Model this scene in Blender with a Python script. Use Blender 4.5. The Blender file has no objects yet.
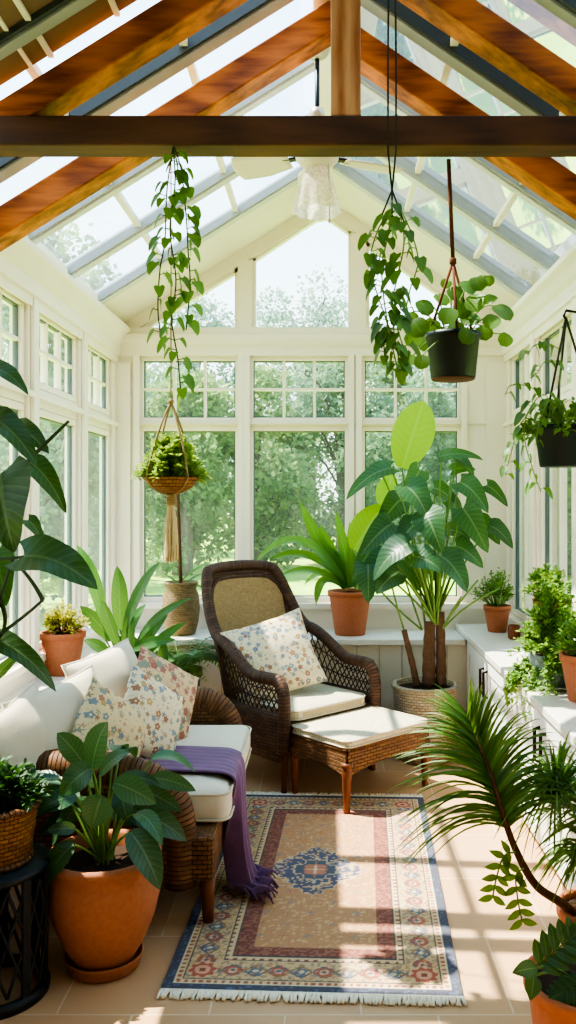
import bpy, math, random
import numpy as np
from mathutils import Vector, Matrix
R = math.radians
PI = math.pi
rnd = random.Random(7)
scn = bpy.context.scene
COL = scn.collection
V = Vector

# ------------------------------------------------------------------ camera
F = 850.0; VX = 325.0; VY = 500.0; CH = 1.55
cam = bpy.data.cameras.new('camera'); camo = bpy.data.objects.new('camera', cam)
COL.objects.link(camo); scn.camera = camo
camo.location = (0, 0, CH); camo.rotation_euler = (R(90), 0, 0)
cam.sensor_fit = 'VERTICAL'; cam.sensor_height = 36; cam.lens = F/1024*36
cam.shift_x = -(VX-288)/1024; cam.shift_y = -(512-VY)/1024
cam.clip_end = 300; cam.clip_start = .05

def at(x, y, Y):
    return V(((x-VX)*Y/F, Y, CH-(y-VY)*Y/F))

# ------------------------------------------------------------------ materials
def lin(h):
    h = h.lstrip('#'); o = []
    for i in (0, 2, 4):
        c = int(h[i:i+2], 16)/255
        o.append(c/12.92 if c <= .04045 else ((c+.055)/1.055)**2.4)
    return (*o, 1)

class NT:
    def __init__(s, name):
        s.m = bpy.data.materials.new(name); s.m.use_nodes = True
        s.t = s.m.node_tree; s.t.nodes.clear()
        s.out = s.n('ShaderNodeOutputMaterial')
    def n(s, typ, **kw):
        nd = s.t.nodes.new(typ)
        for k, v in kw.items(): setattr(nd, k, v)
        return nd
    def l(s, a, b): s.t.links.new(a, b)
    def set(s, nd, **kw):
        for k, v in kw.items():
            k = k.replace('_', ' ')
            if hasattr(v, 'is_output') or isinstance(v, bpy.types.NodeSocket): s.l(v, nd.inputs[k])
            else: nd.inputs[k].default_value = v
        return nd
    def math(s, op, a, b=None):
        nd = s.n('ShaderNodeMath', operation=op)
        for i, v in enumerate((a, b)):
            if v is None: continue
            if isinstance(v, bpy.types.NodeSocket): s.l(v, nd.inputs[i])
            else: nd.inputs[i].default_value = v
        return nd.outputs[0]
    def ramp(s, fac, stops, interp='LINEAR'):
        nd = s.n('ShaderNodeValToRGB'); cr = nd.color_ramp; cr.interpolation = interp
        while len(cr.elements) < len(stops): cr.elements.new(.5)
        for e, (p, c) in zip(cr.elements, stops):
            e.position = p; e.color = lin(c) if isinstance(c, str) else c
        s.l(fac, nd.inputs[0]); return nd.outputs[0]
    def mix(s, fac, a, b, mode='MIX'):
        nd = s.n('ShaderNodeMix', data_type='RGBA', blend_type=mode)
        for i, v in ((0, fac), (6, a), (7, b)):
            if isinstance(v, bpy.types.NodeSocket): s.l(v, nd.inputs[i])
            else: nd.inputs[i].default_value = lin(v) if isinstance(v, str) else v
        return nd.outputs[2]
    def noise(s, scale, detail=3, vec=None, rough=.5):
        nd = s.n('ShaderNodeTexNoise'); nd.inputs['Scale'].default_value = scale
        nd.inputs['Detail'].default_value = detail; nd.inputs['Roughness'].default_value = rough
        if vec: s.l(vec, nd.inputs['Vector'])
        return nd.outputs['Fac']
    def coord(s, kind='Object'): return s.n('ShaderNodeTexCoord').outputs[kind]
    def mapped(s, vec, scale=(1, 1, 1), rot=(0, 0, 0), loc=(0, 0, 0)):
        nd = s.n('ShaderNodeMapping'); s.l(vec, nd.inputs[0])
        nd.inputs['Scale'].default_value = scale; nd.inputs['Rotation'].default_value = rot
        nd.inputs['Location'].default_value = loc
        return nd.outputs[0]
    def bump(s, h, strength=.3, dist=.01):
        nd = s.n('ShaderNodeBump'); nd.inputs['Strength'].default_value = strength
        nd.inputs['Distance'].default_value = dist; s.l(h, nd.inputs['Height'])
        return nd.outputs[0]
    def bsdf(s, color, rough=.6, normal=None, spec=.4, metal=0, **kw):
        p = s.n('ShaderNodeBsdfPrincipled')
        if isinstance(color, bpy.types.NodeSocket): s.l(color, p.inputs['Base Color'])
        else: p.inputs['Base Color'].default_value = lin(color) if isinstance(color, str) else color
        if isinstance(rough, bpy.types.NodeSocket): s.l(rough, p.inputs['Roughness'])
        else: p.inputs['Roughness'].default_value = rough
        p.inputs['Specular IOR Level'].default_value = spec; p.inputs['Metallic'].default_value = metal
        for k, v in kw.items(): p.inputs[k.replace('_', ' ')].default_value = v
        if normal: s.l(normal, p.inputs['Normal'])
        return p.outputs[0]
    def done(s, sh): s.l(sh, s.out.inputs[0]); return s.m

def m_plain(name, c1, c2=None, scale=6, rough=.6, bump=0, spec=.4, metal=0):
    t = NT(name); co = t.coord()
    nz = t.noise(scale, 4, co)
    col = t.mix(nz, c1, c2 or c1)
    nrm = t.bump(t.noise(scale*8, 3, co), bump, .005) if bump else None
    return t.done(t.bsdf(col, rough, nrm, spec, metal))

def m_wood(name, c1, c2, axis=0, rough=.5, sc=1.0):
    t = NT(name); co = t.coord()
    s = [18*sc]*3; s[axis] = 2.4*sc
    v = t.mapped(co, tuple(s))
    nz = t.noise(1.6, 6, v, .6)
    w = t.n('ShaderNodeTexWave', wave_type='BANDS'); t.l(t.mapped(co, tuple(x*.5 for x in s)), w.inputs[0])
    w.inputs['Scale'].default_value = .6; w.inputs['Distortion'].default_value = 8; w.inputs['Detail'].default_value = 3
    f = t.math('ADD', t.math('MULTIPLY', nz, .7), t.math('MULTIPLY', w.outputs['Fac'], .3))
    col = t.ramp(f, [(.25, c1), (.7, c2)])
    return t.done(t.bsdf(col, rough, t.bump(f, .15, .004), .35))

def m_weave(name, c1, c2, dark, w=.035, h=.013, swap=False, rough=.6, strength=.9):
    t = NT(name); uv = t.coord('UV')
    if swap: uv = t.mapped(uv, rot=(0, 0, R(90)))
    b = t.n('ShaderNodeTexBrick'); t.l(uv, b.inputs['Vector']); b.offset = .5
    b.inputs['Color1'].default_value = lin(c1); b.inputs['Color2'].default_value = lin(c2)
    b.inputs['Mortar'].default_value = lin(dark)
    b.inputs['Scale'].default_value = 1; b.inputs['Brick Width'].default_value = w
    b.inputs['Row Height'].default_value = h; b.inputs['Mortar Size'].default_value = h*.13
    b.inputs['Mortar Smooth'].default_value = 1.0
    nz = t.noise(40, 3, t.coord())
    col = t.mix(t.math('MULTIPLY', nz, .5), b.outputs['Color'], dark)
    hgt = t.math('SUBTRACT', 1.0, b.outputs['Fac'])
    return t.done(t.bsdf(col, rough, t.bump(hgt, strength, h*.6), .35))

def m_leaf(name, dark, light, back=None, trans=.3, rough=.4, vein=.25, spec=.45):
    """foliage: tint per leaf, paler midrib from the leaf's own UV, light through the blade"""
    t = NT(name)
    a = t.n('ShaderNodeAttribute'); a.attribute_name = 'tint'
    uv = t.n('ShaderNodeSeparateXYZ'); t.l(t.coord('UV'), uv.inputs[0])
    sc_ = lambda h, k: tuple(c*k for c in lin(h)[:3])+(1,)
    base = t.mix(a.outputs['Fac'], sc_(dark, .72), sc_(light, .82))
    mid = t.math('LESS_THAN', t.math('ABSOLUTE', t.math('SUBTRACT', uv.outputs[1], .5)), .035)
    # side veins: chevrons
    ch = t.math('SINE', t.math('MULTIPLY', t.math('SUBTRACT', uv.outputs[0], t.math('MULTIPLY', t.math('ABSOLUTE', t.math('SUBTRACT', uv.outputs[1], .5)), .35)), 62))
    chv = t.math('MULTIPLY', t.math('GREATER_THAN', ch, .8), .35)
    f = t.math('MULTIPLY', t.math('MAXIMUM', mid, chv), vein)
    col = t.mix(f, base, t.mix(.55, light, '#dfe8b0'))
    sh1 = t.bsdf(col, rough, t.bump(ch, .12, .003), spec)
    tr = t.n('ShaderNodeBsdfTranslucent')
    t.l(t.mix(.6, col, back or light), tr.inputs[0])
    mx = t.n('ShaderNodeMixShader'); mx.inputs[0].default_value = trans
    t.l(sh1, mx.inputs[1]); t.l(tr.outputs[0], mx.inputs[2])
    return t.done(mx.outputs[0])

def m_fabric(name, c1, c2=None, rough=.9, scale=260, strength=.25):
    t = NT(name); co = t.coord()
    nz = t.noise(9, 4, co); fine = t.noise(scale, 2, co)
    col = t.mix(t.math('MULTIPLY', nz, .8), c1, c2 or c1)
    return t.done(t.bsdf(col, rough, t.bump(t.math('ADD', fine, t.math('MULTIPLY', nz, 2)), strength, .004), .2, Sheen_Weight=.15))

def m_floral(name, ground, pal, scale=15, leafc='#8a9468', dense=.45):
    """small printed flowers: petalled blossoms in mixed colours with sprigs between"""
    t = NT(name); uv = t.coord('UV')
    def layer(sc, off, thr, cols, prev):
        v = t.n('ShaderNodeTexVoronoi', feature='F1'); vm = t.mapped(uv, (sc, sc, sc), loc=off)
        t.l(vm, v.inputs['Vector']); v.inputs['Scale'].default_value = 1; v.inputs['Randomness'].default_value = .75
        sub = t.n('ShaderNodeVectorMath', operation='SUBTRACT'); t.l(vm, sub.inputs[0]); t.l(v.outputs['Position'], sub.inputs[1])
        xy = t.n('ShaderNodeSeparateXYZ'); t.l(sub.outputs[0], xy.inputs[0])
        ang = t.math('ARCTAN2', xy.outputs[1], xy.outputs[0])
        pet = t.math('MULTIPLY', t.math('ADD', t.math('SINE', t.math('MULTIPLY', ang, 5)), 1), .07)
        d = t.math('SUBTRACT', v.outputs['Distance'], pet)
        m = t.math('LESS_THAN', d, thr)
        sp = t.n('ShaderNodeSeparateColor'); t.l(v.outputs['Color'], sp.inputs[0])
        n = len(cols)
        c = t.ramp(sp.outputs[0], [(i/n, q) for i, q in enumerate(cols)], 'CONSTANT')
        c2 = t.mix(t.math('LESS_THAN', v.outputs['Distance'], .13), c, '#e8c98a')
        c2 = t.mix(t.math('GREATER_THAN', d, thr-.07), c2, t.mix(.45, c2, '#5b4a3c'))
        return t.mix(m, prev, c2)
    col = layer(scale*1.9, (3.1, 1.7, 0), .22, [leafc, ground, '#a8b08c', ground, leafc], ground)
    col = layer(scale, (0, 0, 0), dense-.08, pal, col)
    fine = t.noise(300, 2, t.coord())
    col = t.mix(t.math('MULTIPLY', fine, .25), col, '#f4ead6')
    return t.done(t.bsdf(col, .9, t.bump(fine, .3, .003), .2))

M = {}
M['white'] = m_plain('white_paint', '#f7ecdb', '#f0e4d0', 3, .45)
M['panelw'] = m_plain('cabinet_paint', '#f4f1ea', '#ece7dd', 3, .4)
M['cream'] = m_plain('cream_paint', '#eae0cf', '#e0d5c2', 3, .55)
M['grey_frame'] = m_plain('grey_frame', '#aeb0ae', '#8f9391', 5, .4)
M['pale_frame'] = m_plain('pale_frame', '#d9d8d2', '#c8c8c4', 5, .4)
M['gasket'] = m_plain('window_gasket', '#5f6b6c', '#546061', 5, .4)
M['dark_seal'] = m_plain('dark_seal', '#4a5152', '#3a4041', 5, .4)
M['beam'] = m_wood('oak_beam', '#7d3d14', '#c27536', 0, .5)
M['beamr'] = m_wood('oak_rafter', '#733615', '#cb7433', 0, .5, 1.3)
M['beamz'] = m_wood('oak_post', '#a9673a', '#d8a070', 2, .5)
M['beamdark'] = m_wood('oak_tie', '#452a1a', '#653f28', 0, .55)
M['blind'] = m_plain('taupe_blind', '#8a6e58', '#6d5747', 3, .8)
M['blindg'] = m_plain('grey_blind', '#5d5b57', '#4a4947', 3, .8)
M['metal_dark'] = m_plain('bronze_metal', '#3b2e27', '#2b211c', 8, .4, metal=.7)
M['black_metal'] = m_plain('black_iron', '#1d1f20', '#2a2c2d', 8, .45, metal=.3)
M['brass'] = m_plain('pale_metal', '#cfc4ae', '#b8aa90', 8, .35, metal=.5)
M['soil'] = m_plain('soil', '#2a1c14', '#4a3424', 40, .95, .8)
M['blackpot'] = m_plain('black_pot', '#1f2a2e', '#172024', 4, .45)
M['greypot'] = m_plain('grey_pot', '#8f9794', '#7d8684', 6, .5)
M['rope'] = m_plain('jute_rope', '#a98c66', '#8a6e4c', 60, .9, .5)
M['redrope'] = m_plain('red_brown_rope', '#7d4630', '#5e3324', 60, .9, .5)
M['darkrope'] = m_plain('dark_rope', '#4a4238', '#39332c', 60, .9, .5)
M['tassel'] = m_plain('straw_tassel', '#e2c9a2', '#c9aa7c', 60, .9, .4)
M['bark'] = m_plain('fibrous_bark', '#8a664e', '#4e3626', 45, .95, .9)
M['stemg'] = m_plain('green_stem', '#7d9a4a', '#5d7d38', 12, .5)
M['stemdark'] = m_plain('dark_stem', '#3b4a2a', '#2a3620', 12, .5)
M['stembrown'] = m_plain('brown_stem', '#6b4228', '#4a2c1a', 20, .6, .3)
M['treebark'] = m_plain('tree_bark', '#75685a', '#574c40', 8, .9)

def m_terracotta(name, c1, c2):
    t = NT(name); co = t.coord()
    col = t.mix(t.noise(5, 5, co), c1, c2)
    col = t.mix(t.math('MULTIPLY', t.noise(60, 2, co), .25), col, '#e0a27a')
    return t.done(t.bsdf(col, .75, t.bump(t.noise(90, 2, co), .12, .003), .25))
M['terra'] = m_terracotta('terracotta', '#b86c4c', '#a05a3e')
M['terrabig'] = m_terracotta('terracotta_large', '#a86848', '#8f543a')

M['wick_dark'] = m_weave('dark_wicker', '#7d5a42', '#614332', '#1e120b', .036, .017)
M['wick_wrap'] = m_weave('dark_wicker_wrap', '#775440', '#5c4030', '#20130c', .2, .017, True)
M['wick_brown'] = m_weave('brown_wicker', '#96693f', '#7a5230', '#2a180c', .036, .017)
M['wick_brownwrap'] = m_weave('brown_wicker_wrap', '#8d6039', '#70492a', '#2a180c', .2, .017, True)
M['wick_pale'] = m_weave('pale_basket', '#e0cfb4', '#cdb795', '#7d6448', .034, .016)
M['wick_tan'] = m_weave('tan_vase_weave', '#b09468', '#977a50', '#5d482c', .03, .012)
M['wick_basket'] = m_weave('tan_basket', '#a8743f', '#8a5a2e', '#3b2413', .03, .014)
M['cane'] = m_weave('cane_panel', '#c9a878', '#b4925f', '#6d5134', .012, .007, strength=.5)
M['cane_pad'] = m_weave('woven_pad', '#ece0c6', '#dccfb2', '#b09c7a', .016, .009, strength=.5)
M['woodleg'] = m_wood('turned_wood', '#4a2a1a', '#6e4228', 2, .4)
M['woodlegb'] = m_wood('warm_turned_wood', '#5a3220', '#7d4a2e', 2, .4)
M['ecru'] = m_fabric('ecru_fabric', '#d6c8b2', '#c8b99f')
M['ecru2'] = m_fabric('seat_fabric', '#e2d6c2', '#d6c8b0')
M['purple'] = m_fabric('plum_knit', '#86617f', '#5f3f5f', scale=120, strength=.6)
M['fringe'] = m_plain('cream_fringe', '#fff6e4', '#f2e6cc', 50, .95, .4)
M['flor1'] = m_floral('blue_floral_print', '#d9c7a2', ['#64788c', '#a8703e', '#566e88', '#b08c48', '#96583c', '#748894'], 30)
M['flor2'] = m_floral('ochre_floral_print', '#ccb384', ['#94683a', '#707860', '#9c583a', '#62727e', '#a27c40'], 32)
M['flor3'] = m_floral('rose_floral_print', '#c9a67c', ['#944434', '#947246', '#a05c48', '#6c7a68', '#8c4030'], 26, dense=.55)
M['frost'] = NT('frosted_shade').m
def _frost():
    t = NT('pleated_glass_shade')
    p = t.bsdf(t.mix(t.math('GREATER_THAN', t.noise(70, 2, t.coord()), .5), '#b3a893', '#e6dcc8'), .4); tr = t.n('ShaderNodeBsdfTranslucent'); tr.inputs[0].default_value = lin('#fff3de')
    mx = t.n('ShaderNodeMixShader'); mx.inputs[0].default_value = .5
    t.l(p, mx.inputs[1]); t.l(tr.outputs[0], mx.inputs[2]); return t.done(mx.outputs[0])
M['frost'] = _frost()

def m_glass(name, tint, haze, refl=.5):
    t = NT(name)
    tr = t.n('ShaderNodeBsdfTransparent'); tr.inputs[0].default_value = lin(tint)
    gl = t.n('ShaderNodeBsdfGlossy'); gl.inputs['Roughness'].default_value = .02
    df = t.n('ShaderNodeBsdfTranslucent'); df.inputs[0].default_value = (.95, .97, .98, 1)
    nz = t.noise(2.2, 4, t.coord())
    m1 = t.n('ShaderNodeMixShader'); t.l(t.math('MULTIPLY', nz, haze*2), m1.inputs[0])
    t.l(tr.outputs[0], m1.inputs[1]); t.l(df.outputs[0], m1.inputs[2])
    fr = t.n('ShaderNodeFresnel'); fr.inputs[0].default_value = 1.5
    m2 = t.n('ShaderNodeMixShader'); t.l(t.math('MULTIPLY', fr.outputs[0], refl), m2.inputs[0])
    t.l(m1.outputs[0], m2.inputs[1]); t.l(gl.outputs[0], m2.inputs[2])
    return t.done(m2.outputs[0])
M['glass'] = m_glass('window_glass', '#f1f8f6', .05, .8)
M['roofglass'] = m_glass('roof_glass', '#e9f3f6', .06, .9)

def m_floor():
    t = NT('stone_tile'); co = t.coord()
    b = t.n('ShaderNodeTexBrick'); t.l(t.mapped(co, loc=(.12, .2, 0)), b.inputs['Vector']); b.offset = .5
    b.inputs['Color1'].default_value = lin('#d2ab84'); b.inputs['Color2'].default_value = lin('#c9a07a')
    b.inputs['Mortar'].default_value = lin('#dfc6a6'); b.inputs['Scale'].default_value = 1
    b.inputs['Brick Width'].default_value = .46; b.inputs['Row Height'].default_value = .46
    b.inputs['Mortar Size'].default_value = .004; b.inputs['Mortar Smooth'].default_value = .3
    col = t.mix(t.math('MULTIPLY', t.noise(5, 6, co), .55), b.outputs['Color'], '#bd9470')
    nrm = t.bump(t.math('ADD', t.math('MULTIPLY', b.outputs['Fac'], -1), t.math('MULTIPLY', t.noise(30, 3, co), .2)), .2, .004)
    return t.done(t.bsdf(col, t.math('ADD', .38, t.math('MULTIPLY', t.noise(9, 3, co), .2)), nrm, .4))
M['floor'] = m_floor()
def m_grass():
    t = NT('lawn_grass'); co = t.coord()
    col = t.ramp(t.noise(.6, 6, co, .65), [(.3, '#86aa3e'), (.65, '#b6cc62')])
    return t.done(t.bsdf(col, .9, t.bump(t.noise(30, 3, co), .5, .03), .1))
M['grass'] = m_grass()
def m_counter():
    t = NT('pale_stone_counter'); co = t.coord()
    col = t.mix(t.noise(14, 6, co, .7), '#ece6da', '#d8d0c2')
    return t.done(t.bsdf(col, .35, None, .5))
M['counter'] = m_counter()
def m_rug():
    t = NT('woven_rug'); a = t.n('ShaderNodeAttribute'); a.attribute_name = 'rugcol'
    co = t.coord(); nz = t.noise(220, 2, co)
    col = t.mix(t.math('MULTIPLY', nz, .3), a.outputs['Color'], '#d9c3a2')
    return t.done(t.bsdf(col, .95, t.bump(nz, .5, .004), .1))
M['rug'] = m_rug()

L = {}
L['lily'] = m_leaf('leaf_lily', '#2a4f38', '#4f7a4c', '#8fb84e', .22, .33, .2)
L['dark'] = m_leaf('leaf_dark', '#1a321e', '#2c4c28', '#6f9a35', .22, .35, .15)
L['fat'] = m_leaf('leaf_fatsia', '#28523a', '#447246', '#90bc48', .3, .38, .3)
L['bright'] = m_leaf('leaf_bright', '#7fae2c', '#9cc43c', '#c6e24c', .5, .4, .25)
L['strap'] = m_leaf('leaf_strap', '#3f7a35', '#7dad4a', '#b4d656', .35, .35, .15)
L['asp'] = m_leaf('leaf_broad', '#2c5c34', '#4c8242', '#9cc654', .33, .35, .15)
L['vine'] = m_leaf('leaf_vine', '#33591f', '#5f8a32', '#a8cc44', .4, .42, .1)
L['fern'] = m_leaf('leaf_fern', '#3f6b2f', '#7da24c', '#b0d05a', .35, .5, 0)
L['fern2'] = m_leaf('leaf_lacy', '#4f8038', '#93b858', '#c0dc60', .38, .5, 0)
L['fernlt'] = m_leaf('leaf_small_fresh', '#5d8c33', '#a2bf58', '#cfe06a', .4, .5, 0)
L['yellow'] = m_leaf('leaf_yellow_green', '#8f9a34', '#d5c85c', '#e6e070', .4, .5, 0)
L['bushdk'] = m_leaf('leaf_small_dark', '#1d3a20', '#3f6a30', '#6a9a40', .25, .5, 0)
L['palm'] = m_leaf('leaf_palm', '#365f2c', '#6d9440', '#a6c850', .33, .4, 0)
L['tree'] = m_leaf('leaf_tree', '#4f7560', '#8fae88', '#b9d49a', .35, .7, 0, .1)  # garden tree greens paled and greyed to stand in for outdoor haze
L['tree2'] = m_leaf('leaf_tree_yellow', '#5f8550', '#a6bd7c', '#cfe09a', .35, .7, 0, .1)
L['treehaze'] = m_leaf('leaf_tree_haze', '#7fa094', '#a9c2ae', '#cfe0c4', .35, .7, 0, .1)  # strongest haze painted into the leaf colour

# ------------------------------------------------------------------ mesh builder
class MB:
    def __init__(s): s.v = []; s.f = []; s.uv = []; s.t = []; s.fuv = {}
    def vert(s, p, uv=(0, 0), t=0.0):
        s.v.append(tuple(p)); s.uv.append(uv); s.t.append(t); return len(s.v)-1
    def face(s, idx, uvs=None):
        s.f.append(tuple(idx))
        if uvs: s.fuv[len(s.f)-1] = uvs
    def grid(s, fn, nu, nv, closeu=False, t=0.0):
        """fn(u,v)->(point, uv) with u, v in 0..1"""
        base = len(s.v); cu = nu+1
        for i in range(cu):
            for j in range(nv+1):
                p, uv = fn(i/nu, j/nv); s.vert(p, uv, t)
        for i in range(nu):
            for j in range(nv):
                a = base+i*(nv+1)+j; b = base+(i+1)*(nv+1)+j
                s.face((a, b, b+1, a+1))
    def box(s, c, d, rot=None):
        c = V(c); hx, hy, hz = d[0]/2, d[1]/2, d[2]/2; base = len(s.v)
        for x in (-hx, hx):
            for y in (-hy, hy):
                for z in (-hz, hz):
                    p = V((x, y, z)); s.vert((rot @ p if rot else p)+c)
        P = [V((x, y, z)) for x in (-hx, hx) for y in (-hy, hy) for z in (-hz, hz)]
        for q, ax in (((0, 1, 3, 2), 0), ((4, 6, 7, 5), 0), ((0, 4, 5, 1), 1), ((2, 3, 7, 6), 1), ((0, 2, 6, 4), 2), ((1, 5, 7, 3), 2)):
            u, w = [(1, 2), (0, 2), (0, 1)][ax]
            s.face([base+k for k in q], [(P[k][u], P[k][w]) for k in q])
    def bx(s, x0, x1, y0, y1, z0, z1):
        s.box(((x0+x1)/2, (y0+y1)/2, (z0+z1)/2), (abs(x1-x0), abs(y1-y0), abs(z1-z0)))
    def bar(s, a, b, w, h, up=(0, 0, 1)):
        a = V(a); b = V(b); d = (b-a); Ln = d.length; d.normalize(); up = V(up)
        if abs(d.dot(up)) > .98: up = V((1, 0, 0))
        sd = d.cross(up).normalized(); u2 = sd.cross(d).normalized()
        s.box((a+b)/2, (Ln, w, h), Matrix((d, sd, u2)).transposed())
    def tube(s, pts, r, n=6, cap=True, t=0.0):
        pts = [V(p) for p in pts]; m = len(pts)
        if not hasattr(r, '__len__'): r = [r]*m
        base = len(s.v); up = V((0, 0, 1)); dist = 0; prev = None
        for i, p in enumerate(pts):
            d = (pts[min(i+1, m-1)]-pts[max(i-1, 0)])
            if d.length < 1e-9: d = V((0, 0, 1))
            d.normalize()
            if prev is None:
                x = d.cross(up if abs(d.z) < .95 else V((1, 0, 0))).normalized()
            else:
                x = (prev-d*prev.dot(d)); x = x.normalized() if x.length > 1e-6 else d.orthogonal().normalized()
            prev = x; y = d.cross(x)
            if i: dist += (p-pts[i-1]).length
            for k in range(n):
                a = 2*PI*k/n
                s.vert(p+(x*math.cos(a)+y*math.sin(a))*r[i], (dist, a/(2*PI)*2*PI*max(r)), t)
        for i in range(m-1):
            for k in range(n):
                a = base+i*n+k; b = base+i*n+(k+1) % n
                s.face((a, b, b+n, a+n))
        if cap:
            s.face([base+k for k in range(n)][::-1]); s.face([base+(m-1)*n+k for k in range(n)])
    def lathe(s, prof, n=32, c=(0, 0, 0), wob=0):
        """prof: list of (r,z)"""
        base = len(s.v); c = V(c); m = len(prof); dl = 0; rm = max(p[0] for p in prof)
        for j, (r, z) in enumerate(prof):
            if j: dl += math.hypot(r-prof[j-1][0], z-prof[j-1][1])
            for k in range(n+1):
                a = 2*PI*k/n
                s.vert(c+V((r*math.cos(a), r*math.sin(a), z)), (a*rm, dl))
        for j in range(m-1):
            for k in range(n):
                a = base+j*(n+1)+k
                s.face((a, a+1, a+n+2, a+n+1))
    def prism(s, pts, fn, t0, t1):
        """2D outline pts, fn(a,b,t)->3D"""
        n = len(pts); base = len(s.v)
        for tt in (t0, t1):
            for a, b in pts: s.vert(fn(a, b, tt), (a, b))
        s.face([base+i for i in range(n)][::-1], [pts[i] for i in range(n)][::-1])
        s.face([base+n+i for i in range(n)], list(pts))
        L_ = 0
        for i in range(n):
            j = (i+1) % n; dl = math.hypot(pts[j][0]-pts[i][0], pts[j][1]-pts[i][1])
            s.face((base+i, base+j, base+n+j, base+n+i), [(L_, t0), (L_+dl, t0), (L_+dl, t1), (L_, t1)]); L_ += dl
    def leaf(s, a, b, c, nrm, W, prof='ovate', n=7, cols=2, fold=.18, t=None, lobe=0, wave=0, twist=0):
        """blade along the quadratic curve a-b-c, W = full width, nrm = side the blade shows"""
        a, b, c, nrm = V(a), V(b), V(c), V(nrm)
        if t is None: t = rnd.random()
        base = len(s.v); k = 2*cols; Ln = (c-a).length
        ph = rnd.random()*6
        for i in range(n+1):
            u = i/n
            p = a*(1-u)**2+b*2*u*(1-u)+c*u*u
            d = ((b-a)*(1-u)+(c-b)*u)
            if d.length < 1e-6: d = c-a
            d.normalize()
            sd = d.cross(nrm); sd = sd.normalized() if sd.length > 1e-4 else d.orthogonal().normalized()
            if twist: sd = Matrix.Rotation(twist*u, 3, d) @ sd
            nn = sd.cross(d)
            if prof == 'ovate': w = math.sin(PI*min(1, u*.97+.03)**.75)**.9
            elif prof == 'lance': w = math.sin(PI*min(1, u*.95+.05)**.85)**.75
            elif prof == 'strap': w = (min(1, .45+u*1.6))*(1-u**3.5)**.8
            elif prof == 'grass': w = (1-u)**.55
            elif prof == 'heart': w = (max(0, 1-u)**.62)*(min(1, .55+u*2.6))*1.02
            elif prof == 'oval': w = math.sin(PI*min(1, u*.96+.04))**.6
            elif prof == 'round': w = math.sqrt(max(0, 1-(2*u-1)**2))**.8
            else: w = math.sin(PI*u)
            w = max(w, .02)*W/2
            for j in range(k+1):
                q = (j-cols)/cols
                ff = fold*abs(q)*w*1.2
                if wave: ff += wave*W*abs(q)*math.sin(u*11+ph+(2 if q > 0 else 0))
                s.vert(p+sd*q*w+nn*ff-d*(lobe*Ln*abs(q)**1.5*(1-u)**4), (u, .5+q*.5), t)
        for i in range(n):
            for j in range(k):
                q = base+i*(k+1)+j
                s.face((q, q+1, q+k+2, q+k+1))
    def build(s, name, mat, parent=None, smooth=True, bevel=0, sub=0, solid=0, loc=None):
        me = bpy.data.meshes.new(name)
        me.from_pydata(s.v, [], s.f)
        uvl = me.uv_layers.new(name='UVMap')
        vi = np.empty(len(me.loops), dtype=np.int32); me.loops.foreach_get('vertex_index', vi)
        uva = np.array(s.uv, dtype=np.float32).reshape(-1, 2)[vi]
        if s.fuv:
            st = np.empty(len(me.polygons), dtype=np.int32); me.polygons.foreach_get('loop_start', st)
            for fi, us in s.fuv.items(): uva[st[fi]:st[fi]+len(us)] = us
        uvl.data.foreach_set('uv', uva.ravel())
        at_ = me.attributes.new('tint', 'FLOAT', 'POINT'); at_.data.foreach_set('value', np.array(s.t, dtype=np.float32))
        if smooth: me.polygons.foreach_set('use_smooth', np.ones(len(me.polygons), dtype=bool))
        me.materials.append(mat); me.update()
        o = bpy.data.objects.new(name, me); COL.objects.link(o)
        if parent: o.parent = parent
        if loc: o.location = loc
        if bevel:
            b = o.modifiers.new('bevel', 'BEVEL'); b.width = bevel; b.segments = 2; b.limit_method = 'ANGLE'
            if smooth:
                me.polygons.foreach_set('use_smooth', np.zeros(len(me.polygons), dtype=bool))
        if sub:
            b = o.modifiers.new('sub', 'SUBSURF'); b.levels = sub; b.render_levels = sub
        if solid:
            b = o.modifiers.new('solid', 'SOLIDIFY'); b.thickness = solid; b.offset = 0
        return o

def thing(name, label, cat, loc=(0, 0, 0), rotz=0, group=None):
    o = bpy.data.objects.new(name, None); COL.objects.link(o); o.empty_display_size = .1
    o.location = loc; o.rotation_euler = (0, 0, rotz)
    return tag(o, label, cat, group)
def tag(o, label, cat, group=None):
    o['label'] = label; o['category'] = cat
    if group: o['group'] = group
    return o
def struct(o): o['kind'] = 'structure'; return o
def sempty(name, loc=(0, 0, 0)):
    o = bpy.data.objects.new(name, None); COL.objects.link(o); o.location = loc; return struct(o)

def cat_rom(P, n):
    """smooth points through P"""
    P = [V(p) for p in P]; Q = [P[0]*2-P[1]]+P+[P[-1]*2-P[-2]]; out = []
    for i in range(1, len(Q)-2):
        for k in range(n):
            t = k/n; a, b, c, d = Q[i-1], Q[i], Q[i+1], Q[i+2]
            out.append(.5*((2*b)+(c-a)*t+(2*a-5*b+4*c-d)*t*t+(3*b-a-3*c+d)*t**3))
    out.append(P[-1]); return out
def qb(a, b, c, n=8):
    a, b, c = V(a), V(b), V(c)
    return [a*(1-t)**2+b*2*t*(1-t)+c*t*t for t in [i/n for i in range(n+1)]]
def rv(k=1.0): return V((rnd.uniform(-k, k), rnd.uniform(-k, k), rnd.uniform(-k, k)))

# ================================================================== ROOM
XL, XR, YB, YF = -1.444, 1.25, 5.9, -.7
ZE, ZR = 2.75, 3.65            # eave and ridge
SL = (ZR-ZE)/(-XL); XE = 1.32; SR = (ZR-ZE)/XE
LEDGE = .66

b = MB(); b.bx(XL-.15, XR+.15, YF, YB+.15, -.12, 0); struct(b.build('floor', M['floor'], smooth=False))

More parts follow.
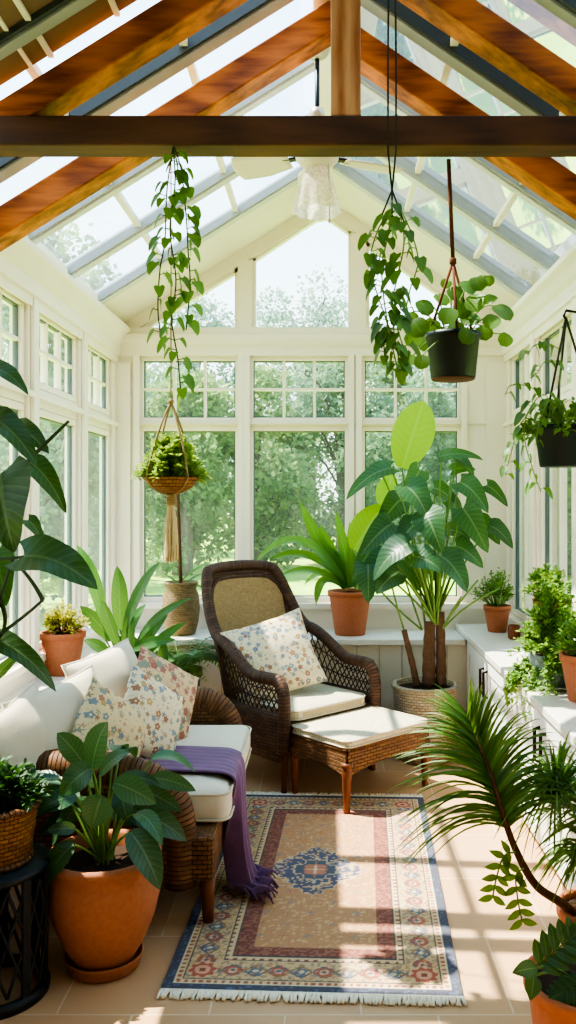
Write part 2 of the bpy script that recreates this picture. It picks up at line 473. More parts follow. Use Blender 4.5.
posts = [1.6, 2.46, 3.33, 4.2, 5.07, 5.84]
win_n = [0]
def window(axis, pos, a0, a1, z0, z1, cols=1, rows=1, fw=.035, inner=-1, top=None, dp=.03):
    """framed glazed window. axis 'y': in the back wall plane Y=pos spanning X a0..a1; axis 'x': in a side wall X=pos spanning Y"""
    win_n[0] += 1
    r = sempty('window_%d' % win_n[0])
    def P(a, z, t):
        return (a, pos+t, z) if axis == 'y' else (pos+t, a, z)
    def bx(m, aa, ab, za, zb, t0, t1):
        p, q = P(aa, za, t0), P(ab, zb, t1)
        m.bx(min(p[0], q[0]), max(p[0], q[0]), min(p[1], q[1]), max(p[1], q[1]), za, zb)
    m = MB()
    bx(m, a0, a1, z0, z0+fw, -.03, .03); bx(m, a0, a1, z1-fw, z1, -.03, .03)
    bx(m, a0, a0+fw, z0+fw, z1-fw, -.03, .03); bx(m, a1-fw, a1, z0+fw, z1-fw, -.03, .03)
    m.build('window_frame', M['white'], r, False, .004)
    m = MB(); g = .008   # dark gasket round the pane
    i0, i1, k0, k1 = a0+fw, a1-fw, z0+fw, z1-fw
    bx(m, i0, i1, k0, k0+g, -.012, .012); bx(m, i0, i1, k1-g, k1, -.012, .012)
    bx(m, i0, i0+g, k0, k1, -.012, .012); bx(m, i1-g, i1, k0, k1, -.012, .012)
    m.build('gasket', M['gasket'], r, False)
    if cols*rows > 1:
        m = MB()
        for i in range(1, cols):
            a = i0+(i1-i0)*i/cols; bx(m, a-.009, a+.009, k0, k1, -.018, .018)
        for j in range(1, rows):
            z = k0+(k1-k0)*j/rows; bx(m, i0, i1, z-.009, z+.009, -.017, .017)
        m.build('muntin', M['white'], r, False)
    m = MB(); q = [m.vert(P(a, z, 0)) for a, z in ((i0, k0), (i1, k0), (i1, k1), (i0, k1))]; m.face(q)
    m.build('pane', M['glass'], r, False)
    return r

# --- side walls
def side_wall(name, X, sgn, cols):
    """sgn -1 left, +1 right; outer face at X+sgn*.12"""
    o0, o1 = (X, X+sgn*.12)
    m = MB(); ZB = .78
    m.bx(o0, o1, YF, YB+.12, 0, ZB)
    m.bx(o0, o1, YF, YB+.12, 2.53, ZE)
    m.bx(o0, o1, YF, posts[0]+.06, ZB, 2.53)
    for p in posts:
        w = .06
        m.bx(o0, X+sgn*.066, p-w, p+w if p < 5.5 else YB+.12, ZB, 2.53)
    m.bx(o0+sgn*.02, X+sgn*.064, posts[0], YB, 2.02, 2.12)
    w = struct(m.build(name, M['white'], None, False, .004))
    m = MB()           # raised mouldings on the posts, sill nosing
    for p in posts[:-1]:
        m.bx(X-sgn*.022, X, p-.038, p+.038, .74, 2.55)
    m.bx(X-sgn*.02, X, posts[0], YB-.02, 2.055, 2.085)
    m.bx(X-sgn*.035, X, YF, YB-.02, .74, .775)
    m.build('moulding', M['white'], w, False, .005)
    for i in range(len(posts)-1):
        a, c = posts[i]+.062, posts[i+1]-.062
        window('x', X+sgn*.05, a, c, .782, 2.018, *cols[0])
        window('x', X+sgn*.05, a, c, 2.122, 2.528, *cols[1])
    return w
side_wall('wall_left', XL, -1, ((1, 1), (3, 2)))
side_wall('wall_right', XR, 1, ((2, 1), (2, 1)))

# cornices
def cornice(name, X, sgn):
    prof = [(0, 2.5), (.012, 2.5), (.014, 2.545), (.03, 2.55), (.03, 2.62), (.05, 2.64), (.07, 2.68), (.1, 2.705), (.1, 2.735), (0, 2.735)]
    m = MB(); m.prism(prof, lambda a, z, t: (X-sgn*a, t, z), YF, YB-.002)
    return struct(m.build(name, M['white'], None, False))
cornice('trim_1', XL, -1); cornice('trim_2', XR, 1)

# --- back wall with gable
S5 = YB/F
def bxp(x): return (x-VX)*S5
def bzp(y): return CH-(y-VY)*S5
cols_b = [(143, 235), (253, 345), (365, 458)]
m = MB(); y0, y1 = YB, YB+.12
edges = [(XL-.1, bxp(143)-.035)]+[(bxp(235)+.035, bxp(253)-.035), (bxp(345)+.035, bxp(365)-.035)]+[(bxp(458)+.035, XR+.1)]
ZS, ZH, ZT0, ZT1 = .84, 2.555, bzp(430)+.03, bzp(418)-.03
m.bx(XL-.1, XR+.1, y0, y1, 0, ZS)
for a, c in edges: m.bx(a, c, y0, y1, ZS, ZH)
for a, c in cols_b: m.bx(bxp(a)-.035, bxp(c)+.035, y0, y1, ZT0, ZT1)
ZG = bzp(331)
m.bx(XL-.1, XR+.1, y0, y1, ZH, ZG)
def roofz(x): return ZE+(x-XL)*SL if x < 0 else ZR-x*SR
# gable field pieces around the three gable windows
rake = .1
def strip(x0, x1, zf0, zf1, n=8):
    pts = [(x0+(x1-x0)*i/n, zf1(x0+(x1-x0)*i/n)) for i in range(n+1)]
    low = [(x0+(x1-x0)*i/n, zf0(x0+(x1-x0)*i/n)) for i in range(n+1)][::-1]
    m.prism(pts+low, lambda a, z, t: (a, t, z), y0, y1)
gm = [(bxp(238), bxp(252)), (bxp(352), bxp(366))]
topf = lambda x: roofz(x)-rake
strip(XL-.1, 0, topf, roofz); strip(0, XE, topf, roofz)
for a, c in gm: m.bx(a, c, y0-.012, y1-.003, ZG, roofz(a if a < 0 else c)-.06)
xl = XL+(ZG+rake-ZE)/SL; xr = (ZR-rake-ZG)/SR
m.prism([(XL-.1, ZG), (xl, ZG), (XL-.1, ZG-.001+.12)], lambda a, z, t: (a, t, z), y0, y1)
m.prism([(xr, ZG), (XR+.1, ZG), (XR+.1, ZG+.1)], lambda a, z, t: (a, t, z), y0, y1)
wb = struct(m.build('wall_back', M['white'], None, False))
m = MB()
for a, c in cols_b:       # casing boards
    a, c = bxp(a)-.03, bxp(c)+.03
    for x in (a-.012, c+.012): m.bx(x-.02, x+.02, YB-.02, YB, .8, ZH)
m.bx(bxp(117), bxp(131), YB-.03, YB, LEDGE, 2.5); m.bx(bxp(486), bxp(505), YB-.03, YB, LEDGE, 2.5)
m.bx(bxp(131), bxp(486), YB-.022, YB, ZT0+.012, ZT1-.012)
m.bx(XL, XR, YB-.05, YB, .8, .835)
m.build('moulding', M['white'], wb, False, .004)
prof = [(0, 2.55), (.015, 2.55), (.02, 2.6), (.045, 2.625), (.06, 2.66), (.06, 2.69), (.03, 2.7), (.03, ZG+.02), (0, ZG+.02)]
m = MB(); m.prism(prof, lambda a, z, t: (t, YB-a, z), XL+.002, XR-.002); struct(m.build('trim_3', M['white'], None, False))
for a, c in cols_b:
    window('y', YB+.05, bxp(a)-.035, bxp(c)+.035, ZS, ZT0, 1, 1)
    window('y', YB+.05, bxp(a)-.035, bxp(c)+.035, ZT1, ZH, 3, 2)
# gable lights
def gable_window(pts):
    win_n[0] += 1; r = sempty('window_%d' % win_n[0])
    f = MB(); n = len(pts); c = V((sum(p[0] for p in pts)/n, 0, sum(p[1] for p in pts)/n))
    for i in range(n):
        a, d = pts[i], pts[(i+1) % n]
        f.bar((a[0], YB+.05, a[1]), (d[0], YB+.05, d[1]), .06, .05, (0, 0, 1))
    f.build('window_frame', M['white'], r, False)
    g = MB(); g.face([g.vert((a, YB+.05, z)) for a, z in pts]); g.build('pane', M['glass'], r, False)
gable_window([(xl, ZG), (gm[0][0], ZG), (gm[0][0], topf(gm[0][0]))])
gable_window([(gm[0][1], ZG), (gm[1][0], ZG), (gm[1][0], topf(gm[1][0])), (0.02, ZR-rake-.01), (-.08, ZR-rake-.03), (gm[0][1], topf(gm[0][1]))])
gable_window([(gm[1][1], ZG), (xr, ZG), (gm[1][1], topf(gm[1][1]))])

# --- front (house side) wall behind the camera
m = MB(); m.bx(XL-.12, XR+.12, YF-.12, YF, 0, 2.75)
m.prism([(XL-.12, 2.75), (XR+.12, 2.75), (0, ZR)], lambda a, z, t: (a, t, z), YF-.12, YF)
struct(m.build('wall_front', M['cream'], None, False))

# --- window ledges and the bench boxes beneath them
m = MB(); m.bx(XL, -1.16, YF, YB, 0, LEDGE-.04)
struct(m.build('trim_4', M['cream'], None, False, .004))
m = MB(); m.bx(XL-.005, -1.13, YF, 5.43, LEDGE-.04, LEDGE); struct(m.build('trim_5', M['counter'], None, False, .006))
m = MB(); m.bx(-1.16, .92, 5.47, YB, 0, LEDGE-.04)
tb = struct(m.build('trim_6', M['cream'], None, False))
m = MB()
for x in np.arange(-1.1, .9, .145): m.bx(x-.003, x+.003, 5.4665, 5.472, .1, LEDGE-.04)
m.build('groove', m_plain('groove_shadow', '#bfb4a0', rough=.7), tb, False)
m = MB(); m.bx(XL-.005, .9, 5.43, YB+.002, LEDGE-.04, LEDGE); struct(m.build('trim_7', M['counter'], None, False, .006))
m = MB(); m.bx(-1.16, .92, 5.455, 5.47, 0, .09); struct(m.build('baseboard_back', M['white'], None, False, .004))

# ================================================================== ROOF
YG0, YG1 = 1.6, 5.28         # glazed run
ce = sempty('ceiling')
def rp(x, off=0): return roofz(x)+off
m = MB()                      # solid boards over the house end
for sg in (-1, 1):
    xe = XL-.1 if sg < 0 else XE+.1
    m.prism([(xe, roofz(xe)), (0, ZR), (0, ZR+.06), (xe, roofz(xe)+.06)], lambda a, z, t: (a, t, z), YF-.12, YG0)
m.build('roof_board', M['white'], ce, False)
m = MB()                      # boarded soffit by the gable
for sg in (-1, 1):
    xe = XL-.1 if sg < 0 else XE+.1
    m.prism([(xe, roofz(xe)), (0, ZR), (0, ZR+.06), (xe, roofz(xe)+.06)], lambda a, z, t: (a, t, z), YG1, YB+.2)
m.build('gable_soffit', M['white'], ce, False)
m = MB()                      # unseen outer eaves, the left overhang sized to shade the rug
m.prism([(XL, ZE-.02), (XL, ZE+.1), (XL-.24, ZE-.24*SL+.1), (XL-.24, ZE-.24*SL-.02)], lambda a, z, t: (a, t, z), YG0, YB+.2)
m.prism([(XR+.02, ZE-.02), (XE+.02, ZE+.08), (XE+.24, ZE-.24*SR+.1), (XE+.24, ZE-.24*SR-.02)], lambda a, z, t: (a, t, z), YG0, YB+.2)
m.build('eave', M['white'], ce, False)
m = MB(); m.bx(-.05, .05, YG0, YG1, ZR-.07, ZR+.06); m.build('ridge', M['white'], ce, False, .006)
bars = [(1.6, .06, 0), (2.1, .05, 0), (2.72, .05, 0), (3.36, .075, 1), (4.02, .05, 0), (4.64, .06, 1), (5.25, .06, 0)]
for yb, w, dk in bars:
    for sg in (-1, 1):
        xe = XL+.02 if sg < 0 else XE-.02
        m = MB(); a, c = V((xe, yb, roofz(xe)+.015)), V((.0, yb, ZR+.015))
        m.bar(a, c, w, .075); o = m.build('glazing_bar', M['grey_frame'] if yb < 3.6 else M['pale_frame'], ce, False, .004)
        m = MB(); m.bar(a+V((0, -w/2-.012, -.004)), c+V((0, -w/2-.012, -.004)), .016, .05); m.build('seal', M['dark_seal'] if yb < 3.6 else M['grey_frame'], o, False)
for sg in (-1, 1):
    for fr in (.3, .62):
        x = (XL if sg < 0 else XE)*(1-fr); z = roofz(x)
        m = MB(); m.bar((x, YG0, z+.02), (x, YG1, z+.02), .03, .03); m.build('purlin', M['white'], ce, False)
    x = (XL if sg < 0 else XE)*.985
    m = MB(); m.bar((x, YG0, roofz(x)+.01), (x, YG1, roofz(x)+.01), .07, .06); m.build('eave_rail', M['white'], ce, False)
for i in range(len(bars)-1):
    for sg in (-1, 1):
        xe = XL if sg < 0 else XE
        m = MB(); q = [m.vert(p) for p in ((xe, bars[i][0], ZE+.03), (xe, bars[i+1][0], ZE+.03), (0, bars[i+1][0], ZR+.03), (0, bars[i][0], ZR+.03))]; m.face(q)
        m.build('pane', M['roofglass'], ce, False)

# roller blinds drawn under the first panes
for sg, (ya, yc), mt, lab in ((-1, (2.12, 2.90), 'blind', 'taupe roof blind drawn under the glass at the left of the ridge'),
                              (1, (2.14, 2.42), 'blindg', 'dark grey roof blind at the top right corner of the glass roof')):
    t = thing('roof_blind', lab, 'blind', (0, 0, 0))
    x0, x1 = (-1.16, -.03) if sg < 0 else (.03, 1.1)
    m = MB(); q = [m.vert((x, y, roofz(x)+.004)) for x, y in ((x0, ya), (x1, ya), (x1, yc), (x0, yc))]; m.face(q)
    m.build('fabric', M[mt], t, False)
    for k in range(1, 5):
        m = MB(); x = x0+(x1-x0)*k/5; m.bar((x, ya, roofz(x)-.004), (x, yc, roofz(x)-.004), .018, .012)
        m.build('batten', M['cream'], t, False)

# ---- timber trusses
def rafter(parent, Y, sg, x_in, gap, dep=.14, wid=.1, mat='beam', xend=None, dx=0):
    xe = (XL+.03 if sg < 0 else XE-.06) if xend is None else xend
    m = MB(); s = SL if sg < 0 else SR
    f = lambda x: (ZE+(x-XL)*SL if sg < 0 else ZR-x*SR)-gap
    pts = [(xe, f(xe)), (x_in, f(x_in)), (x_in, f(x_in)-dep*1.15), (xe, f(xe)-dep*1.15)]
    m.prism(pts, lambda a, z, t: (a, t, z), Y-wid/2, Y+wid/2)
    return m.build('rafter', M[mat], parent, False, .006)
t = thing('roof_truss', 'nearer oak roof truss whose dark level tie beam crosses the whole view', 'roof truss', (0, 0, 0))
rafter(t, 2.95, -1, .03, .05, .1, .12, 'beamr'); rafter(t, 2.95, 1, .11, .045, .1, .12, 'beamr')
m = MB(); m.bx(XL+.0, XR+.0, 2.885, 2.992, 2.755, 2.857); m.build('tie_beam', M['beamdark'], t, False, .006)
m = MB(); m.bx(.02, .122, 2.893, 2.985, 2.857, 3.56); m.build('king_post', M['beamz'], t, False, .006)
t = thing('roof_truss', 'farther oak roof truss with no tie beam, behind the ceiling post', 'roof truss', (0, 0, 0))
rafter(t, 3.5, -1, .045, .085, .115, .12, 'beamr'); rafter(t, 3.5, 1, .045, .085, .115, .12, 'beamr')

# ================================================================== CEILING FAN
fy = 3.8
t = thing('ceiling_fan', 'cream ceiling fan with pleated glass shade hanging from the ridge', 'ceiling fan', (-.035, fy, 0))
m = MB(); m.lathe([(0, 3.585), (.055, 3.585), (.058, 3.56), (.045, 3.535), (.02, 3.52), (0, 3.52)], 24); m.build('canopy', M['brass'], t)
m = MB(); m.tube([(0, 0, 3.53), (0, 0, 3.12)], .011, 10); m.build('downrod', M['black_metal'], t)
m = MB(); m.lathe([(.011, 3.3), (.03, 3.295), (.034, 3.27), (.028, 3.245), (.011, 3.24)], 20); m.build('collar', M['brass'], t)
m = MB(); m.lathe([(.012, 3.16), (.04, 3.15), (.09, 3.125), (.1, 3.1), (.095, 3.07), (.07, 3.045), (.055, 3.03), (.0, 3.03)], 28); m.build('motor', M['cream'], t)
for k in range(5):
    a = R(20+72*k); ca, sa = math.cos(a), math.sin(a)
    m = MB()
    def fn(u, v, ca=ca, sa=sa):
        r = .13+.27*u; w = (.05+.035*min(1, u*2.2))*(1 if u < .9 else math.sqrt(max(.05, 1-((u-.9)/.1)**2)))
        q = (v-.5)*2*w; z = 3.08+q*.22-.01*u
        return V((ca*r-sa*q, sa*r+ca*q, z)), (u*.3, v*.1)
    m.grid(fn, 14, 4); bl = None; bl = m.build('blade', M['cream'], t, True, solid=.006)
    m = MB(); m.bar((ca*.08, sa*.08, 3.085), (ca*.16, sa*.16, 3.083), .03, .01); m.build('blade_bracket', M['metal_dark'], bl, False)
m = MB()
def fn(u, v):
    a = u*2*PI; r = .045+.058*v**.7+.007*math.cos(a*8)*v
    return V((r*math.cos(a), r*math.sin(a), 3.035-.2*v)), (u, v)
m.grid(fn, 128, 8); m.build('lamp_shade', M['frost'], t, True)
m = MB(); m.tube([(.05, -.05, 3.03), (.055, -.06, 2.9), (.055, -.06, 2.79)], .003, 5); m.lathe([(0, 2.79), (.007, 2.785), (.008, 2.775), (0, 2.765)], 8, (.055, -.06, 0)); m.build('pull_chain', M['brass'], t)

# ================================================================== FURNITURE helpers
def turned_leg(m, x, y, h, r=.022, z0=0):
    pr = [(0, 0), (r*.62, 0), (r*.7, .02*h/.3), (r*.55, .05*h/.3), (r*.75, .09*h/.3), (r*.95, .2*h/.3), (r*1.15, .25*h/.3), (r*.9, .265*h/.3), (r*1.2, .28*h/.3), (r*1.2, h), (0, h)]
    m.lathe(pr, 14, (x, y, z0))

def pillow(W, H, T, uvs=1.0, n=22, pinch=.07):
    m = MB()
    for sg in (1, -1):
        def fn(u, v, sg=sg):
            a, c = u*2-1, v*2-1
            pa, pc = a*(1-pinch*(1-c*c)*abs(a)**3), c*(1-pinch*(1-a*a)*abs(c)**3)
            th = T/2*(max(0, 1-a**2)**.42)*(max(0, 1-c**2)**.42)
            th *= 1+.04*math.sin(5*a+2*c)+.03*math.sin(7*c)
            return V((pa*W/2, sg*th, pc*H/2)), (u*W*uvs, v*H*uvs)
        m.grid(fn, n, n)
    return m
def cushion(name, label, W, H, T, mat, loc, rot, group=None, piping=None):
    o = pillow(W, H, T).build(name, mat, None, True)
    tag(o, label, 'cushion', group); o.location = loc; o.rotation_euler = rot
    if piping:
        p = MB(); pts = []
        for k in range(65):
            a = 2*PI*k/64; c, s_ = math.cos(a), math.sin(a)
            q = max(abs(c), abs(s_)); x, z = c/q, s_/q
            pts.append((x*(1-.07*(1-z*z))*W/2, 0, z*(1-.07*(1-x*x))*H/2))
        p.tube(pts, .005, 6, False); p.build('piping', piping, o)
    return o
def pad(W, D, T, r=.05, n=8, crown=.02):
    """seat pad: rounded rectangle in x,y with a soft edge, base at z=0"""
    m = MB(); ring = []
    for cx, cy, a0 in ((W/2-r, D/2-r, 0), (-W/2+r, D/2-r, 90), (-W/2+r, -D/2+r, 180), (W/2-r, -D/2+r, 270)):
        for k in range(n+1):
            a = R(a0+90*k/n); ring.append((cx, cy, math.cos(a), math.sin(a)))
    levels = [(-.012, 0), (-.003, T*.12), (0, T*.3), (.002, T*.5), (0, T*.72), (-.006, T*.88), (-.02, T), (-.07, T+crown*.6), (-.16, T+crown)]
    N = len(ring); base = len(m.v)
    for off, z in levels:
        for cx, cy, c, s_ in ring:
            k = min(1.0, (r+off)/r) if off > -r else 0
            x, y = cx+c*(r*max(k, 0)), cy+s_*(r*max(k, 0))
            if off < -r: x *= 1-(-off-r)/(W/2); y *= 1-(-off-r)/(D/2)
            m.vert((x, y, z), (x, y))
    for j in range(len(levels)-1):
        for i in range(N):
            a = base+j*N+i; c = base+j*N+(i+1) % N
            m.face((a, c, c+N, a+N))
    m.face([base+(len(levels)-1)*N+i for i in range(N)]); m.face([base+i for i in range(N)][::-1])
    pp = [(cx+c*(r+.002), cy+s_*(r+.002), T*.9) for cx, cy, c, s_ in ring]; pp.append(pp[0])
    pq = [(p[0], p[1], T*.1) for p in pp]
    pm = MB(); pm.tube(pp, .005, 5, False); pm.tube(pq, .005, 5, False)
    return m, pm

# ================================================================== SOFA
SX0, SX1, SY0, SY1 = -1.1, -.4, 3.05, 4.3
t = thing('wicker_sofa', 'brown wicker loveseat with rolled arms along the left windows', 'sofa', (0, 0, 0))
m = MB(); m.bx(SX0+.04, SX1, SY0+.012, SY1-.02, .17, .335); m.build('seat_base', M['wick_brown'], t, False, .02)
m = MB()
def fn(u, v):
    y = SY0+.02+(SY1-SY0-.04)*u; z = .17+.42*v
    return V((SX0+.05-.03*v, y, z)), (y, z)
m.grid(fn, 10, 8); m.build('backrest', M['wick_brown'], t, True, solid=.05)
m = MB(); m.tube([(SX0+.03, SY0, .585), (SX0+.025, SY1/2+SY0/2, .59), (SX0+.03, SY1, .585)], .032, 12); m.build('back_roll', M['wick_brownwrap'], t)
for ya, yb in ((SY0-.01, SY0+.11), (SY1-.13, SY1)):
    top = cat_rom([(SX0, .6, 0), (-.9, .595, 0), (-.75, .58, 0), (-.63, .545, 0), (-.555, .47, 0), (-.53, .36, 0), (-.53, .17, 0)] if ya < 3.5 else
                  [(SX0, .6, 0), (-.85, .595, 0), (-.68, .585, 0), (-.56, .56, 0), (-.49, .49, 0), (-.465, .38, 0), (-.47, .17, 0)], 6)
    m = MB(); outline = [(p.x, p.y-.02) for p in top]+[(SX0, .17)]
    m.prism(outline, lambda a, z, tt: (a, tt, z), ya+.015, yb-.015); o = m.build('arm', M['wick_brown'], t, False)
    m = MB(); m.tube([(p.x, (ya+yb)/2, p.y-.02) for p in top], [.062]*len(top), 14); m.build('arm_roll', M['wick_brownwrap'], o)
for x, y in ((-.43, SY0+.06), (-.43, SY1-.06), (SX0+.06, SY0+.06), (SX0+.06, SY1-.06)):
    m = MB(); m.tube([(x, y, .19), (x, y, .1), (x+.004, y, 0)], [.03, .026, .019], 14); m.build('leg', M['woodlegb'], t)
# seat cushions
for i, (ya, yb) in enumerate(((3.185, 3.665), (3.675, 4.15))):
    m, pm = pad(.70, yb-ya, .12, .05)
    o = m.build('seat_cushion', M['ecru2'], None); pm.build('piping', M['ecru'], o)
    o.location = (-.71, (ya+yb)/2, .337)
    tag(o, ['cream seat cushion at the near end of the wicker sofa', 'cream seat cushion at the far end of the wicker sofa'][i], 'cushion', 'sofa seat cushions')
# back and scatter cushions
zs = .47
cushion('back_cushion', 'large plain cream cushion leaning on the near part of the sofa back', .46, .40, .18, M['ecru'], (-.99, 3.27, .655), (R(-20), R(-8), R(62)), 'plain cream back cushions', M['ecru'])
cushion('back_cushion', 'large plain cream cushion at the far end of the sofa back, below the ledge pot', .46, .40, .17, M['ecru'], (-.965, 3.86, .675), (R(-22), R(-6), R(66)), 'plain cream back cushions', M['ecru'])
cushion('back_cushion', 'plain cream cushion cut by the left edge of the photo, nearest end of the sofa', .34, .32, .15, M['ecru'], (-1.10, 3.10, .66), (R(-18), R(-20), R(66)), 'plain cream back cushions', M['ecru'])
cushion('scatter_cushion', 'ochre floral scatter cushion standing nearest the camera on the sofa', .36, .33, .14, M['flor2'], (-.835, 3.29, .635), (R(-16), R(38), R(52)), 'patterned scatter cushions')
cushion('scatter_cushion', 'blue and ochre floral cushion in the middle of the sofa', .34, .35, .13, M['flor1'], (-.725, 3.55, .635), (R(-20), R(34), R(52)), 'patterned scatter cushions')
cushion('scatter_cushion', 'rose red patterned cushion leaning behind the blue floral one on the sofa', .38, .38, .13, M['flor3'], (-.735, 3.84, .65), (R(-22), R(32), R(44)), 'patterned scatter cushions')

# throw
m = MB()
path = cat_rom([(-.82, 0, .492), (-.68, 0, .492), (-.5, 0, .49), (-.39, 0, .485), (-.345, 0, .45), (-.335, 0, .33), (-.325, 0, .2), (-.30, 0, .07), (-.27, 0, .04), (-.225, 0, .032)], 5)
def fn(u, v):
    k = u*(len(path)-1); i = min(int(k), len(path)-2); p = path[i].lerp(path[i+1], k-i)
    dr = max(0, (u-.42)/.58)
    ya, yb = 3.33-.1*u-.05*dr, 3.66-.14*u-.05*dr
    y = ya+(yb-ya)*max(v, .3); q = max(0, (.34-v)/.34)*min(1, dr*2.2)
    p = p-V((.10*q, 0, 0)); y = ya+(yb-ya)*v if dr == 0 else (ya+(yb-ya)*v)*(1-min(1, dr*2.2))+min(1, dr*2.2)*(ya+(yb-ya)*(max(v, .3)-.06*min(v, .3)/.3))
    fold = math.sin(v*22+u*2.5)*(.004+.022*dr)+math.sin(v*47+1)*.006*dr
    return V((p.x+fold*(1 if u > .42 else .15)+.02*math.sin(v*5+1)*dr, y, p.z+abs(fold)*(1.1 if u > .9 else (.5 if u < .42 else 0))+.003)), (u, v)
m.grid(fn, 54, 70)
thr = m.build('throw_blanket', M['purple'], None, True, solid=.008)
tag(thr, 'plum purple knitted throw draped over the sofa seat down to the rug', 'blanket')
m = MB()
for k in range(46):
    p, _ = fn(1, k/45); a = rnd.uniform(-.02, .02)
    m.tube([p, p+V((.012, a, -.006)), p+V((.024, a*2, -.018))], .0035, 4)
m.build('fringe', M['purple'], thr)

# ================================================================== ARMCHAIR
RA = math.atan2(.68, .73)
t = thing('wicker_armchair', 'dark brown wicker armchair with tall rounded cane back near the back windows', 'armchair', (.03, 4.70, 0), RA)
plan_pts = [(-.35, .0), (-.37, .2), (-.355, .4), (-.3, .545), (-.17, .61), (0, .625), (.17, .61), (.29, .545), (.335, .4), (.345, .2), (.33, .0)]
PL = cat_rom([(a, c, 0) for a, c in plan_pts], 12)
def sm(a, c, x): x = min(1, max(0, (x-a)/(c-a))); return x*x*(3-2*x)
def topz(s):
    q = abs(s)
    back = 1.14-.02*(q/.3)**2 if q < .3 else 1.12-.36*sm(.28, .52, q)
    if q > .40: back = 1.12-.36*sm(.28, .52, q)
    arm = .6+.16*(1-sm(.5, .8, q))
    return max(back-.0, 0) if q < .5 else (arm if q > .52 else arm)
def shell(s, z):
    k = (s+1)/2*(len(PL)-1); i = min(int(k), len(PL)-2); p = PL[i].lerp(PL[i+1], k-i)
    ln = .3*(1-sm(.42, .75, abs(s)))
    fl = 1+.06*sm(.4, 1.1, z)*(1-sm(.5, .8, abs(s)))
    return V((p.x*fl, p.y+ln*max(0, z-.38), z))
def shell_patch(m, s0, s1, zf0, zf1, nu, nv, off=0):
    def fn(u, v):
        s = s0+(s1-s0)*u; z0, z1 = zf0(s), zf1(s); z = z0+(z1-z0)*v; p = shell(s, z)
        if off:
            d = shell(s+.01, z)-shell(s-.01, z); n_ = V((-d.y, d.x, 0)).normalized(); p += n_*off
        return p, (s*1.05, z)
    m.grid(fn, nu, nv)
m = MB(); shell_patch(m, -1, 1, lambda s: .2+.03*math.cos(s*PI), lambda s: .43, 60, 6); m.build('side_panel', M['wick_dark'], t, True, solid=.02)
m = MB(); shell_patch(m, -.5, .5, lambda s: .43, topz, 48, 14); m.build('backrest', M['wick_dark'], t, True, solid=.02)
m = MB(); shell_patch(m, -.34, .34, lambda s: .45, lambda s: topz(s)-.07-.05*sm(.2, .34, abs(s)), 36, 12, -.02); m.build('cane_panel', M['cane'], t, True)
for sg in (-1, 1):
    m = MB(); NL = 13
    for k in range(-5, NL+5):       # crossed open lattice of the arm side
        for dirn in (1, -1):
            pts = []
            for i in range(13):
                f = i/12; q = (k+dirn*(f-.5)*3.2)/NL
                if -.001 <= q <= 1.001:
                    s = sg*(.5+.48*q); pts.append(shell(s, .43+(topz(s)-.43)*f))
            if len(pts) > 2: m.tube(pts, .0045, 4, False)
    for f in (.33, .66):
        m.tube([shell(sg*(.5+.49*i/14), .43+(topz(sg*(.5+.49*i/14))-.43)*f) for i in range(15)], .004, 4)
    m.build('arm_lattice', M['wick_dark'], t)
N = 90; edge = [shell(-1+2*i/N, topz(-1+2*i/N)) for i in range(N+1)]
fl = cat_rom([(-.345, .0, .22), (-.352, -.02, .36), (-.354, -.022, .5), (-.352, .0, .585)], 5)
fr = [V((-p.x-.02, p.y, p.z)) for p in fl][::-1]
m = MB(); m.tube(fl[:-1]+edge[1:-1]+fr[1:], .034, 12); m.build('rolled_edge', M['wick_wrap'], t)
e2 = [shell(-.36+.72*i/40, topz(-.36+.72*i/40)-.068-.05*sm(.2, .34, abs(-.36+.72*i/40)))+V((0, -.014, 0)) for i in range(41)]
m = MB(); m.tube(e2, .011, 8); m.build('back_trim', M['wick_wrap'], t)
m = MB()
for x, y in ((-.36, .02), (.36, .02)): pass
def seat_out(s=1.0): return [(-.335*s, -.0), (-.345*s, .2), (-.33*s, .4), (-.27*s, .53), (0, .59), (.26*s, .53), (.31*s, .4), (.32*s, .2), (.31*s, -.0)]
m.prism(seat_out(), lambda a, c, tt: (a, c, tt), .27, .375); m.build('seat_frame', M['wick_dark'], t, False)
m = MB()                            # arched front apron
def fn(u, v):
    x = -.33+.64*u; z1 = .37; z0 = .22+.07*math.sin(PI*u)
    return V((x, -.012, z0+(z1-z0)*v)), (x, z0+(z1-z0)*v)
m.grid(fn, 20, 4); m.build('apron', M['wick_dark'], t, True, solid=.018)
for x, y in ((-.335, .0), (.315, .0), (-.27, .5), (.25, .5)):
    m = MB(); turned_leg(m, x, y, .27, .023); m.build('leg', M['woodleg'], t)
rot = Matrix.Rotation(RA, 4, 'Z')
def chair_w(x, y, z): return V((.03, 4.70, 0))+rot @ V((x, y, z))
m, pm = pad(.58, .54, .055, .07, crown=.018)
o = m.build('seat_pad', M['cane_pad'], None); pm.build('piping', M['cane_pad'], o)
o.location = chair_w(0, .25, .376); o.rotation_euler = (0, 0, RA); tag(o, 'cream woven seat pad on the dark wicker armchair', 'cushion')
cushion('scatter_cushion', 'cream cushion with blue and orange flowers propped in the wicker armchair', .50, .46, .16, M['flor1'], chair_w(-.13, .33, .655), (R(-26), R(-14), R(22)))

